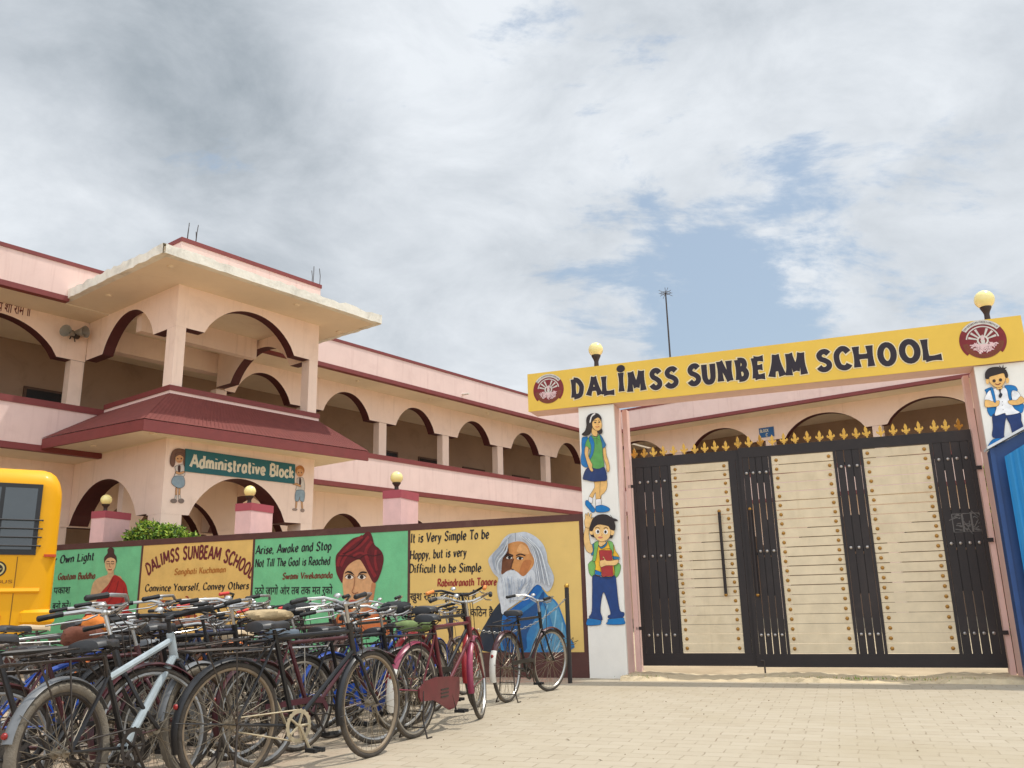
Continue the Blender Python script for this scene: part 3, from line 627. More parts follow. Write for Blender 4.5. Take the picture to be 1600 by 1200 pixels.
# the school's name on an arc
w = MB(); txt = 'DALIMSS SUNBEAM SCHOOL'; tw = twidth(txt, .12); AB = [(232, 899), (252, 884), (272, 877), (297, 873), (322, 873), (345, 876), (368, 886), (392, 904)]
ABp = cat([wt(*p) for p in AB], 10); seg = [0]
for i in range(1, len(ABp)): seg.append(seg[-1]+math.hypot(ABp[i][0]-ABp[i-1][0], ABp[i][1]-ABp[i-1][1]))
def arc_place(x, y, t):
    d = x/tw*seg[-1]; i = max(1, min(len(seg)-1, next((k for k in range(len(seg)) if seg[k] >= d), len(seg)-1)))
    u = (d-seg[i-1])/(seg[i]-seg[i-1]); a, b = ABp[i-1], ABp[i]; px, pz = a[0]+(b[0]-a[0])*u, a[1]+(b[1]-a[1])*u
    j = min(max(i, 4), len(ABp)-5); tx, tz = ABp[j+4][0]-ABp[j-4][0], ABp[j+4][1]-ABp[j-4][1]; l = math.hypot(tx, tz); tx /= l; tz /= l
    return AT(px-tz*y*.20*.8, pz+tx*y*.205, .004+t)
lettering(w, txt, arc_place, .105, nib=None, space=.12); w.build('lettering', MRN, ps, recalc=False)
# ---- portraits
SK = (214, 172, 124)
A = Art(wt, AT, 0, 720, .2); A.o = (0, 720, .2)
def q325(p): return [((x*.325)/.2, (680-720+y*.325)/.2) for x, y in p]
A.fill((196, 160, 118), [(705, 1150), (718, 1000), (745, 935), (800, 905), (842, 890), (848, 860), (890, 860), (900, 900), (960, 930), (960, 1250), (760, 1250)])
A.fill((150, 32, 28), q325([(440, 838), (400, 880), (365, 912), (420, 935), (540, 935), (640, 915), (690, 880), (640, 850), (560, 840)]))
A.fill((164, 34, 28), [(895, 893), (950, 920), (988, 965), (1003, 1040), (1016, 1100), (1002, 1190), (985, 1230), (900, 1225), (840, 1180), (755, 1130), (768, 1070), (800, 1020), (850, 965)])
A.fill((196, 160, 118), [(750, 1120), (800, 1160), (860, 1190), (930, 1165), (960, 1180), (900, 1215), (820, 1220), (745, 1180)])
for p in ([(890, 910), (850, 1000), (790, 1090)], [(930, 940), (900, 1040), (830, 1130)], [(975, 990), (960, 1090), (900, 1170)]): A.line((120, 22, 22), p, 5)
A.fill(SK, [(825, 790), (830, 760), (868, 750), (905, 765), (910, 800), (902, 840), (880, 872), (862, 876), (842, 862), (828, 830)])
A.fill((70, 40, 34), [(820, 800), (820, 755), (845, 722), (845, 692), (870, 676), (894, 690), (897, 724), (914, 752), (916, 800), (905, 772), (885, 760), (868, 756), (845, 764), (830, 780)])
for x in (850, 886): A.line((90, 60, 44), [(x-13, 790), (x, 785), (x+12, 790)], 4); A.line((120, 86, 60), [(x-12, 803), (x, 806), (x+12, 803)], 4)
A.line((150, 108, 76), [(866, 800), (862, 826), (874, 830)], 4); A.line((160, 70, 60), [(852, 848), (866, 852), (880, 848)], 6)
A.done('portrait', pb, label='seated figure in a red robe painted on the green panel')
A = Art(wt, AT, 390, 820, .1625)
A.fill((196, 110, 60), [(900, 830), (1000, 800), (1160, 780), (1260, 830), (1330, 960), (1330, 1060), (800, 1060), (830, 900)])
A.fill((208, 158, 112), [(1060, 330), (1100, 370), (1140, 440), (1170, 500), (1195, 548), (1217, 570), (1206, 640), (1192, 720), (1150, 790), (1080, 835), (1000, 835), (940, 775), (914, 700), (900, 600), (898, 510), (912, 440), (950, 380), (1010, 340)])
A.fill((186, 126, 84), [(1215, 565), (1206, 640), (1192, 720), (1150, 790), (1080, 835), (1120, 760), (1160, 660), (1180, 560)])
A.fill((92, 18, 26), [(1130, 68), (1165, 75), (1185, 120), (1205, 190), (1245, 225), (1280, 270), (1293, 330), (1282, 400), (1262, 470), (1225, 547), (1192, 553), (1160, 500), (1130, 440), (1090, 370), (1060, 335), (1010, 348), (950, 392), (915, 450), (902, 510), (893, 560), (860, 510), (835, 440), (832, 310), (870, 250), (920, 195), (1000, 130), (1085, 105)])
for p, w_ in (([(1090, 110), (980, 190), (880, 300), (850, 400)], 26), ([(1150, 110), (1060, 210), (940, 290), (880, 400)], 22), ([(1180, 160), (1120, 260), (1160, 400), (1215, 500)], 26), ([(1220, 240), (1210, 340), (1230, 440)], 20), ([(1000, 300), (1080, 270), (1150, 330)], 18)):
    A.line((128, 30, 36), p, w_)
for p in ([(1060, 330), (1120, 290), (1200, 300), (1270, 280)], [(860, 300), (960, 300), (1060, 330)], [(1110, 130), (1010, 230), (900, 280)]): A.line((62, 12, 20), p, 7)
for p in ([(918, 470), (945, 445), (985, 452), (1012, 486), (990, 474), (950, 460)], [(1046, 482), (1080, 450), (1122, 452), (1134, 466), (1085, 464)]): A.fill((26, 18, 20), p)
for x in (965, 1085):
    A.ell((232, 220, 204), x, 503, 40, 20); A.ell((40, 24, 20), x, 502, 19, 19); A.line((30, 20, 20), [(x-42, 503), (x-20, 482), (x+15, 481), (x+42, 500)], 6)
A.line((150, 98, 64), [(1018, 500), (1010, 590), (990, 640)], 5); A.line((140, 84, 56), [(990, 645), (1015, 662), (1050, 648)], 6)
A.fill((170, 78, 62), [(960, 735), (1000, 722), (1050, 735), (1080, 738), (1040, 762), (990, 765)])
A.done('portrait', pv_, label='man in a dark red turban painted on the green panel')
A = Art(wt, AT, 630, 800, .19167)
A.fill((34, 44, 58), [(810, 730), (740, 800), (680, 900), (632, 990), (618, 1080), (640, 1128), (860, 1128), (840, 830)])
A.fill((44, 118, 172), [(1090, 590), (1135, 625), (1180, 680), (1250, 730), (1300, 840), (1345, 990), (1362, 1128), (810, 1128), (806, 980), (812, 850), (860, 800), (1000, 720)])
A.fill((22, 98, 170), [(1085, 592), (1132, 622), (1060, 720), (940, 810), (840, 900), (812, 860), (880, 790), (1000, 700)])
A.fill((18, 74, 128), [(820, 900), (960, 830), (1080, 740), (1140, 650), (1150, 700), (1080, 860), (1010, 1000), (1000, 1128), (830, 1128)])
A.fill((84, 146, 180), [(1160, 700), (1240, 740), (1290, 850), (1330, 1000), (1340, 1128), (1180, 1128), (1230, 1000), (1200, 850)])
A.fill((60, 132, 176), [(1130, 760), (1190, 900), (1150, 1050), (1100, 1128), (1040, 1128), (1090, 950)])
for p in ([(1250, 800), (1230, 950), (1170, 1120)], [(1180, 760), (1140, 900), (1080, 1040)], [(1300, 900), (1290, 1030), (1240, 1124)]): A.line((134, 182, 204), p, 9)
A.fill((196, 200, 206), [(930, 170), (1000, 163), (1080, 200), (1140, 260), (1170, 330), (1182, 410), (1215, 480), (1232, 540), (1215, 610), (1175, 650), (1120, 600), (1080, 600), (1000, 690), (930, 740), (860, 790), (812, 835), (797, 760), (775, 680), (768, 600), (778, 540), (740, 500), (705, 430), (700, 380), (740, 330), (780, 290), (820, 220), (870, 180)])
A.fill((206, 142, 82), [(850, 272), (900, 246), (960, 240), (1010, 265), (1042, 330), (1070, 390), (1062, 440), (1022, 490), (985, 525), (940, 500), (900, 470), (850, 482), (805, 508), (808, 440), (820, 350)])
A.fill((112, 66, 40), [(848, 274), (828, 320), (810, 400), (806, 505), (850, 480), (884, 462), (892, 420), (896, 352), (868, 340), (862, 300)])
A.fill((226, 168, 108), [(960, 260), (1010, 290), (1030, 340), (980, 340), (930, 320)])
A.fill((186, 116, 64), [(985, 400), (1050, 400), (1020, 480), (985, 520), (950, 495)])
for x, y in ((868, 372), (955, 378)):
    A.ell((228, 220, 210), x, y, 26, 12); A.ell((20, 14, 14), x+2, y, 13, 13); A.line((30, 18, 14), [(x-30, y), (x-8, y-14), (x+28, y-4)], 6)
A.line((52, 30, 22), [(826, 356), (862, 344), (900, 356)], 9); A.line((52, 30, 22), [(925, 356), (960, 344), (1000, 356)], 8)
A.line((80, 44, 26), [(905, 380), (886, 440), (884, 462), (905, 470)], 6)
A.fill((208, 212, 216), [(880, 478), (930, 486), (985, 525), (1050, 470), (1085, 520), (1060, 620), (960, 720), (860, 790), (812, 832), (797, 740), (778, 620), (790, 540), (830, 500)])
random.seed(4)
for i in range(46):
    x = 800+random.random()*260; y = 520+random.random()*60; L = random.uniform(70, 190)*(1 if x < 960 else .7); dx = (930-x)*.25-10
    A.line(random.choice([(168, 178, 192), (224, 228, 230), (180, 184, 192), (152, 164, 182)]), [(x, y), (x+dx*.4+8, y+L*.5), (x+dx, y+L)], random.uniform(2.5, 5))
for i in range(40):
    u = random.random(); c = random.choice([(172, 180, 190), (222, 226, 228), (160, 168, 180)])
    if i % 2: x0 = 1020+u*90; A.line(c, [(x0-70, 190+u*30), (x0+20, 270+u*40), (x0+60, 400+u*30), (x0+80+u*20, 560+u*40)], random.uniform(3, 5))
    else: x0 = 800+u*60; A.line(c, [(900-u*40, 190+u*20), (x0, 280+u*40), (740+u*50, 360+u*60), (760+u*40, 470+u*40)], random.uniform(3, 5))
A.line((120, 124, 132), [(928, 172), (930, 240)], 4)
for p in ([(1285, 1040), (1310, 1010), (1300, 1060), (1340, 1030), (1370, 1050), (1400, 1020), (1395, 1060), (1440, 1045)], [(1300, 1080), (1340, 1070), (1390, 1078), (1420, 1070)], [(1300, 1105), (1350, 1098), (1400, 1104)]): A.line((96, 74, 44), p, 4)
A.done('portrait', pt, label='white bearded man in blue robes painted on the yellow panel')
# ---- pink lamp pillars on the wall
PILP = mat('pillar_pink', (224, 184, 180), .85, var=.08, vscale=6, bump=.2, streak=.25, dirt=.2, dirtc=(186, 160, 156)); CAPR = mat('pillar_cap_red', (164, 74, 84), .7, var=.1, streak=.2)
LAMPG = mat('cream_globe', (244, 226, 150), .22, var=.03, coat=.4); LAMPB = mat('lamp_stem_brown', (52, 36, 30), .45)
def globe_lamp(loc, label, r=.10, stem=.13):
    t = thing('globe_lamp', label, 'lamp', loc, RW, 'cream globe lamps')
    w = MB(); w.lathe([(.06, 0), (.06, .012), (.036, .02), (.032, stem*.55), (.04, stem*.7), (.068, stem), (.068, stem+.014), (.03, stem+.016)], 16); w.build('lamp_base', LAMPB, t, True)
    w = MB(); w.ball((0, 0, stem+r*.93), r, 24); w.build('globe', LAMPG, t, True)
PO = .17
for px_, ytop, ybase, lb, gl in ((165, 800, 850, 'pink pillar with a red cap beside the bush, nearest the yellow bus', 'cream globe lamp on the pillar nearest the yellow bus'),
                       (390, 788, 838, 'pink pillar with a red cap standing in front of the office block arch', 'cream globe lamp in front of the arch below the office block sign'),
                       (620, 768, 818, 'pink pillar with a red cap over the wall between turban portrait and bearded portrait', 'cream globe lamp over the wall before the arched balconies')):
    s, z = wpx(px_, ytop, PO); p = Wp(s, PO, 0)
    t = thing('lamp_pillar', lb, 'pillar', p, RW, 'pink lamp pillars')
    w = MB(); w.box(-.155, .155, .128, .43, 0, 2.15); w.box(-.155, .155, -.152, .43, 2.203, z-.12); w.build('shaft', PILP, t)
    w = MB(); w.box(-.162, .162, -.16, .44, z-.12, z+.004); w.build('cap', CAPR, t)
    globe_lamp(Wp(s, PO-.01, z+.004), gl, .098, .12)
# ------------------------------------------------------------------ gateway: pillars, beam, gate
WHITE = mat('pillar_white', (238, 234, 226), .8, var=.05, vscale=2.5, bump=.2, bscale=60, dirt=.12, streak=.12, dirtc=(180, 178, 176))
GPINK = mat('gate_pink', (228, 193, 183), .85, var=.07, vscale=3, bump=.3, bscale=50, dirt=.2, streak=.2, dirtc=(180, 140, 128))
def gate_pillar(name, lb, s0, s1, inner):
    t = thing(name, lb, 'gate pillar', tuple(P0), RW)
    w = MB(); w.box(s0+.004, s1-.004, .004, .46, 0, 3.73); w.build('shaft', GPINK, t)
    w = MB(); w.box(s0, s1, -.004, .05, 0, 3.725); w.build('front_face', WHITE, t)
    return t
GPL = gate_pillar('gate_pillar', 'white fronted gate pillar painted with a schoolgirl above a waving boy', 0.0, .52, .58)
GPR = gate_pillar('gate_pillar', 'white fronted gate pillar painted with a smiling boy in a tie beside the blue stall', 5.13, 5.85, 5.05)
w = MB(); w.box(.53, .60, .465, .62, 0, 3.73); w.build('gate_jamb', GPINK, GPL)
w = MB(); w.box(5.06, 5.125, .465, .62, 0, 3.73); w.build('gate_jamb', GPINK, GPR)
SIGNY = mat('sign_yellow', (230, 190, 76), .65, var=.06, vscale=2.5, bump=.08, bscale=60, dirt=.12, dirtc=(206, 160, 80))
SB = thing('sign_beam', 'long yellow beam across the gateway lettered with the school name and a round emblem at each end', 'sign', tuple(P0), RW)
w = MB(); w.box(-.75, 5.72, -.03, .36, 3.735, 4.30); w.build('beam', GPINK, SB)
sf = MB(); sf.box(-.755, 5.725, -.045, -.028, 3.732, 4.305); SFACE = sf.build('sign_face', SIGNY, SB)
AS = at_wall(-.045); stt = lambda x, y: wpx(x, y, -.045)
SGN = mat('sign_purple_black', (30, 14, 30), .55, var=.1, vscale=14); SGO = mat('sign_outline_cream', (232, 214, 170), .6)
HWS = .128
def sign_word(letters, parent):
    w1, w2 = MB(), MB()
    for ch, x0, x1, yb0, yb1, yt in letters:
        p0, p1 = stt(x0, yb0), stt(x1, yb1); hgt = stt((x0+x1)/2, yt)[1]-(p0[1]+p1[1])/2; us = [q[0] for _, P in strokes(ch) for q in P]; ua, ub = min(us), max(us); ins = HWS*hgt*.62
        xa, xb = ((p0[0]+p1[0])/2-.001, (p0[0]+p1[0])/2+.001) if ub-ua < .05 else (p0[0]+ins, p1[0]-ins); fu = lambda u: (u-ua)/max(ub-ua, .02)
        pl = lambda u, v, t, l: AS(xa+(xb-xa)*fu(u) if ub-ua > .05 else xa+(u-ua)*hgt, p0[1]+(p1[1]-p0[1])*fu(u)*(ub-ua > .05)+ins*.6+v*(hgt-ins*1.2), l+t)
        for kind, P in strokes(ch):
            # stroke widths are true widths: ribbons are cut in plane units
            fl = .34 if kind == 'L' else (0 if ch == 'O' else .12); Q = [(pl(u, v, 0, 0)[0], pl(u, v, 0, 0)[2]) for u, v in P]
            ribbon(w1, Q, HWS*hgt, lambda u, v, t: AS(u, v, .006+t), flare=fl, closed=ch == 'O', ext=.03*hgt if kind == 'L' else 0)
            ribbon(w2, Q, (HWS+.045)*hgt, lambda u, v, t: AS(u, v, .003+t), flare=fl*.8, ext=.075*hgt, closed=ch == 'O')
    w1.build('lettering', SGN, parent, recalc=False); w2.build('lettering_outline', SGO, parent, recalc=False)
z5 = lambda x, y: (810+x*.25, 440+y*.25)
def L5(ch, x0, x1, yb0, yb1, yt, o=810): return (ch, o+x0*.25, o+x1*.25, 440+yb0*.25, 440+yb1*.25, 440+yt*.25)
sign_word([L5('D', 340, 408, 728, 728, 610), L5('A', 432, 520, 715, 708, 594), L5('L', 530, 607, 708, 700, 588), L5('I', 634, 660, 690, 688, 568), L5('M', 690, 793, 692, 680, 560), L5('S', 826, 898, 672, 668, 548), L5('S', 920, 1000, 665, 655, 538),
           L5('S', 1064, 1140, 650, 640, 520), L5('U', 1158, 1232, 640, 632, 510), L5('N', 1256, 1335, 628, 620, 495), L5('B', 1370, 1440, 618, 612, 485), L5('E', 1475, 1550, 608, 600, 472),
           L5('A', 15, 105, 600, 590, 455, 1200), L5('M', 122, 240, 590, 580, 445, 1200), L5('S', 312, 400, 562, 552, 430, 1200), L5('C', 425, 525, 548, 545, 412, 1200), L5('H', 550, 660, 540, 530, 400, 1200), L5('O', 700, 806, 530, 515, 385, 1200), L5('O', 836, 955, 510, 500, 365, 1200), L5('L', 980, 1095, 495, 480, 352, 1200)], SFACE)
w = MB(); c = stt(810+640*.25, 440+545*.25); w.poly([AS(c[0]+.062*math.cos(q), c[1]+.055*math.sin(q), .009) for q in [2*math.pi*k/16 for k in range(16)]]); w.build('lettering', SGN, SFACE, recalc=False)
def emblem(cx, cy, R, parent, at3, k=1.0):
    cols = [paint((124, 34, 40)), paint((206, 200, 192)), paint((120, 62, 40)), paint((222, 190, 190)), paint((70, 60, 64))]
    w = MB()
    P = lambda r, q: (cx+R*r*math.cos(rad(q))*k, cy+R*r*math.sin(rad(q)))
    def ring(r0, r1, q0, q1, mi, l, n=26):
        for i in range(n):
            a, b = q0+(q1-q0)*i/n, q0+(q1-q0)*(i+1)/n
            w.poly([at3(*P(r0, a), l), at3(*P(r1, a), l), at3(*P(r1, b), l), at3(*P(r0, b), l)], mi)
    w.poly([at3(*P(.82, q*10), .003) for q in range(36)], 0)
    ring(.80, 1.0, 135, 222, 0, .0035); ring(.80, 1.0, -42, 45, 0, .0035)                # side ribbons
    ring(.66, .88, 188, 352, 2, .0042); ring(.66, .72, 10, 170, 1, .0042)               # lower band, white inner ring
    ring(.80, 1.02, 36, 144, 1, .005)                                                  # white banner over the top
    for i in range(26):
        q = 40+i*4; ring(.875, .955, q, q+random.uniform(1.2, 2.4), 4, .0056, 1)
    for i in range(24):
        q = 196+i*6.4; ring(.73, .81, q, q+2.2, 0, .0048, 1)
    for q in (18, 42, 66, 114, 138, 162):
        w.poly([at3(*P(.24, q-7), .0048), at3(*P(.62, q-5), .0048), at3(*P(.62, q+5), .0048), at3(*P(.24, q+7), .0048)], 1)
    w.poly([at3(cx+R*x, cy+R*y, .0052) for x, y in ((-.1, .02), (.1, .02), (.04, -.3), (-.04, -.3))], 1)
    ring(.17, .25, 0, 360, 1, .0052)
    w.poly([at3(cx+R*x, cy+R*y+R*.1, .0058) for x, y in ((-.07, -.08), (.07, -.08), (.09, .03), (.02, .2), (-.03, .1), (-.09, .03))], 3)
    for kk in range(13):
        q = 196+kk*12.3; a, b = P(.10, 270), P(random.uniform(.5, .62), q); ribbon(w, [(a[0], a[1]-R*.1), ((a[0]+b[0])/2, (a[1]+b[1])/2-R*.08), b], R*.017, lambda u, v, t: at3(u, v, .0053+t*.3), 3)
    for i in range(90):
        r, q = random.uniform(.28, .63), random.uniform(198, 342); s_ = R*.07; x, y = P(r, q); t = random.uniform(0, 3.14)
        w.poly([at3(x+s_*math.cos(t), y+s_*math.sin(t), .0052+i*.00002), at3(x-s_*.4*math.sin(t), y+s_*.4*math.cos(t), .0052+i*.00002), at3(x-s_*math.cos(t), y-s_*math.sin(t), .0052+i*.00002), at3(x+s_*.4*math.sin(t), y-s_*.4*math.cos(t), .0052+i*.00002)], 3)
    w.build('emblem', cols, parent, recalc=False)
random.seed(2)
c = stt(857, 609); emblem(c[0], c[1]+.0, .235, SFACE, AS); c = stt(1535.5, 532); emblem(c[0], c[1], .262, SFACE, AS)
for px_, y_, lb in ((932, 570, 'cream globe lamp on the left end of the yellow sign beam'), (1543, 498, 'cream globe lamp on the right end of the yellow sign beam')):
    s, z = wpx(px_, y_, .1); globe_lamp(Wp(s, .1, 4.306), lb, .108 if px_ < 1000 else .120, .19)
# ---- painted children on the pillars
AP = at_wall(-.004); ptr = lambda x, y: wpx(x, y, -.004)
OUT = (60, 40, 34); S2 = (232, 184, 112); BLU = (20, 116, 182); NAV = (26, 52, 104); HAIR = (44, 34, 34)
def figure(parent, spec, o, lb, tr=ptr, at3=AP, lw=2.6, name='painted_child', outline=True):
    A = Art(tr, at3, *o)
    for it in spec:
        k = it[0]
        if k == 'f':
            A.fill(it[1], it[2], it[3] if len(it) > 3 else True)
            if outline: A.outl(OUT, it[2], lw)
        elif k == 'n': A.fill(it[1], it[2])
        elif k == 'e': A.ell(*it[1:])
        elif k == 'l': A.line(*it[1:])
    return A.done(name, parent, label=lb)
girl = [('f', BLU, [(130, 360), (165, 350), (190, 352), (185, 400), (175, 460), (170, 520), (195, 580), (203, 640), (185, 668), (150, 662), (122, 630), (118, 570), (128, 500), (125, 430)]),
 ('f', S2, [(258, 812), (325, 812), (330, 900), (325, 1005), (278, 1008), (270, 930), (238, 992), (205, 975), (245, 905), (262, 870)]), ('f', S2, [(322, 812), (388, 800), (390, 880), (365, 930), (332, 960), (325, 1005), (316, 930)]),
 ('f', (236, 232, 232), [(205, 972), (242, 992), (234, 1042), (200, 1026)], False), ('f', (236, 232, 232), [(274, 1003), (326, 998), (329, 1062), (277, 1072)], False),
 ('f', BLU, [(165, 1022), (190, 1012), (235, 1060), (265, 1102), (262, 1130), (235, 1138), (200, 1100), (168, 1060)]), ('f', BLU, [(275, 1075), (330, 1060), (385, 1075), (420, 1100), (410, 1124), (340, 1138), (278, 1128)]),
 ('f', S2, [(350, 470), (375, 462), (386, 540), (405, 600), (418, 660), (415, 705), (398, 718), (386, 690), (380, 640), (355, 560)]),
 ('f', (92, 160, 84), [(222, 335), (250, 345), (285, 352), (312, 325), (340, 360), (352, 420), (346, 480), (350, 560), (362, 672), (300, 684), (208, 676), (196, 600), (215, 485), (190, 470), (164, 452), (180, 390)]),
 ('f', NAV, [(188, 672), (300, 686), (365, 670), (392, 795), (330, 812), (250, 817), (185, 803), (140, 782)]),
 ('f', BLU, [(222, 335), (250, 380), (262, 440), (250, 520), (225, 575), (202, 608), (195, 590), (222, 520), (226, 440), (205, 380)]), ('f', (30, 110, 160), [(312, 325), (340, 350), (365, 400), (382, 440), (348, 472), (340, 420)]),
 ('f', S2, [(168, 455), (200, 465), (196, 530), (215, 590), (240, 640), (238, 670), (250, 703), (230, 712), (205, 674), (180, 600), (160, 520)]),
 ('f', S2, [(236, 250), (262, 280), (300, 285), (294, 320), (285, 345), (252, 340), (234, 310)]), ('f', HAIR, [(330, 262), (346, 285), (340, 315), (312, 322), (292, 304), (300, 280)]),
 ('f', HAIR, [(262, 106), (300, 112), (330, 145), (336, 185), (325, 215), (300, 200), (262, 180), (246, 220), (238, 260), (230, 300), (200, 335), (160, 342), (132, 326), (165, 292), (180, 235), (178, 180), (190, 140), (220, 115)]),
 ('f', S2, [(258, 176), (300, 152), (330, 180), (340, 220), (338, 255), (318, 282), (288, 290), (262, 275), (242, 242), (240, 205)]), ('n', (226, 220, 214), [(262, 108), (228, 138), (212, 200), (222, 204), (238, 148), (272, 118)]),
 ('e', OUT, 272, 204, 12, 7), ('e', OUT, 314, 200, 11, 7), ('l', OUT, [(255, 186), (272, 180), (290, 188)], 4), ('l', OUT, [(302, 184), (316, 178), (328, 184)], 4), ('l', (190, 70, 60), [(275, 246), (294, 252), (314, 244)], 6), ('l', (180, 120, 70), [(300, 205), (306, 226), (296, 230)], 3),
 ('l', OUT, [(288, 352), (290, 425)], 3), ('l', OUT, [(250, 375), (288, 372), (312, 382)], 3)]
figure(GPL, girl, (890, 630, .15007), 'schoolgirl in a green shirt and navy skirt with a blue backpack')
SK2 = (236, 192, 126); GRB = (120, 178, 96)
boy = [('f', GRB, [(175, 550), (210, 515), (245, 520), (240, 640), (215, 667), (184, 630)]), ('f', GRB, [(420, 560), (460, 540), (481, 570), (466, 640), (435, 676), (415, 650)]),
 ('f', SK2, [(150, 200), (185, 205), (182, 250), (186, 300), (200, 360), (222, 372), (226, 420), (205, 447), (165, 430), (145, 390), (134, 320), (138, 250)]),
 ('f', SK2, [(148, 205), (140, 150), (148, 120), (146, 92), (156, 72), (166, 98), (170, 70), (182, 70), (186, 103), (198, 74), (210, 84), (203, 120), (222, 108), (226, 124), (206, 162), (190, 208)]),
 ('f', (30, 62, 120), [(220, 652), (310, 672), (420, 655), (440, 720), (456, 880), (475, 985), (512, 1002), (510, 1036), (470, 1064), (370, 1056), (364, 1030), (386, 1010), (350, 880), (320, 812), (300, 880), (290, 990), (306, 1040), (300, 1076), (200, 1056), (184, 1040), (210, 990), (214, 800)]),
 ('f', BLU, [(165, 1070), (190, 1056), (290, 1074), (297, 1096), (280, 1118), (165, 1122)]), ('f', BLU, [(370, 1062), (500, 1052), (513, 1070), (513, 1112), (355, 1114), (360, 1086)]),
 ('f', (236, 184, 52), [(260, 345), (300, 362), (350, 338), (410, 360), (430, 420), (466, 480), (412, 500), (420, 652), (300, 662), (240, 642), (246, 560), (225, 462), (240, 380)]),
 ('f', (40, 118, 160), [(213, 366), (242, 358), (242, 452), (204, 463), (222, 420)]), ('f', (40, 118, 160), [(405, 474), (468, 484), (466, 507), (404, 499)], False), ('f', BLU, [(244, 604), (300, 626), (302, 658), (240, 644)], False),
 ('f', GRB, [(234, 350), (276, 340), (263, 420), (250, 500), (240, 522), (217, 516), (230, 440)]), ('f', GRB, [(360, 330), (406, 345), (416, 420), (402, 482), (388, 420), (374, 370)]),
 ('f', (40, 118, 160), [(274, 378), (300, 404), (340, 382), (357, 348), (338, 346), (324, 376), (300, 388), (286, 373)]),
 ('f', (168, 52, 52), [(280, 426), (300, 418), (400, 420), (413, 660), (310, 667), (294, 560)], False), ('f', SK2, [(288, 516), (330, 505), (312, 482), (325, 482), (348, 515), (400, 515), (456, 506), (462, 530), (430, 560), (350, 562), (300, 578), (286, 550)]),
 ('f', SK2, [(285, 320), (330, 330), (345, 350), (300, 384), (275, 365)]), ('f', HAIR, [(190, 205), (215, 200), (240, 290), (214, 292), (194, 258)]), ('f', HAIR, [(380, 290), (420, 230), (405, 300), (376, 306)]),
 ('e', SK2, 212, 248, 20, 27), ('e', SK2, 404, 252, 20, 27), ('f', SK2, [(235, 200), (270, 176), (320, 178), (370, 190), (390, 230), (386, 280), (360, 320), (310, 339), (265, 322), (234, 285), (224, 240)]),
 ('f', HAIR, [(222, 125), (260, 95), (310, 84), (360, 90), (398, 114), (385, 88), (408, 116), (440, 128), (456, 146), (425, 150), (434, 190), (426, 232), (385, 222), (370, 196), (320, 182), (270, 180), (235, 206), (215, 240), (190, 228), (200, 185), (212, 150)]),
 ('e', (240, 236, 230), 268, 245, 20, 23), ('e', (240, 236, 230), 344, 247, 20, 23), ('e', (40, 26, 24), 272, 246, 11, 15), ('e', (40, 26, 24), 342, 248, 11, 15), ('l', OUT, [(245, 214), (266, 204), (288, 216)], 5), ('l', OUT, [(326, 218), (346, 206), (366, 218)], 5), ('e', (206, 120, 100), 294, 300, 22, 8), ('l', (180, 120, 80), [(304, 262), (312, 280), (300, 282)], 3)]
figure(GPL, boy, (890, 790, .16667), 'waving boy in a yellow shirt holding a red book')
boy2 = [('f', BLU, [(190, 462), (240, 438), (272, 450), (300, 560), (310, 640), (290, 722), (250, 736), (220, 690), (214, 640), (205, 500)]), ('f', BLU, [(395, 420), (450, 411), (510, 425), (532, 472), (470, 482), (475, 560), (440, 562), (420, 470)]), ('f', BLU, [(468, 620), (592, 608), (586, 690), (550, 702), (500, 662)]),
 ('f', NAV, [(272, 720), (370, 705), (418, 716), (402, 800), (390, 938), (402, 962), (274, 956), (275, 850)]), ('f', NAV, [(415, 725), (556, 700), (570, 780), (587, 866), (490, 922), (455, 830)]),
 ('f', BLU, [(224, 1042), (280, 975), (395, 965), (402, 996), (340, 1040), (260, 1067), (228, 1057)]), ('f', (238, 238, 240), [(250, 470), (300, 445), (390, 440), (422, 470), (442, 560), (500, 660), (552, 700), (420, 727), (396, 705), (296, 732), (312, 640), (290, 560)]),
 ('f', (238, 238, 240), [(190, 575), (195, 530), (248, 468), (282, 585)]), ('f', (238, 238, 240), [(470, 478), (530, 480), (562, 530), (520, 572), (476, 570)]),
 ('f', S2, [(190, 572), (225, 568), (280, 586), (335, 574), (342, 600), (325, 632), (270, 642), (194, 640)]), ('f', S2, [(430, 580), (470, 570), (520, 570), (562, 530), (600, 558), (602, 590), (545, 617), (480, 622), (440, 606)]),
 ('f', BLU, [(246, 450), (275, 448), (304, 580), (282, 584)]), ('f', S2, [(310, 420), (365, 420), (370, 450), (340, 465), (308, 450)]), ('f', (34, 40, 56), [(334, 460), (356, 458), (352, 490), (371, 512), (352, 548), (334, 530), (346, 496)]),
 ('e', S2, 217, 372, 17, 32), ('e', S2, 424, 366, 17, 32), ('f', S2, [(236, 326), (300, 306), (380, 286), (404, 330), (397, 382), (362, 430), (312, 441), (265, 415), (236, 380)]),
 ('f', HAIR, [(194, 346), (193, 290), (220, 250), (270, 230), (330, 227), (350, 238), (336, 212), (366, 236), (380, 206), (384, 236), (416, 230), (396, 252), (412, 262), (430, 312), (421, 342), (400, 330), (382, 292), (300, 312), (240, 330), (228, 352)]),
 ('e', OUT, 285, 372, 17, 17), ('e', OUT, 352, 362, 17, 17), ('l', (150, 50, 44), [(296, 402), (325, 412), (352, 396)], 10), ('l', OUT, [(300, 402), (325, 412), (350, 398)], 3), ('e', OUT, 370, 590, 4, 4), ('e', OUT, 370, 625, 4, 4), ('e', OUT, 378, 672, 4, 4)]
figure(GPR, boy2, (1510, 540, .15), 'smiling boy in a white shirt and dark tie with a blue backpack')
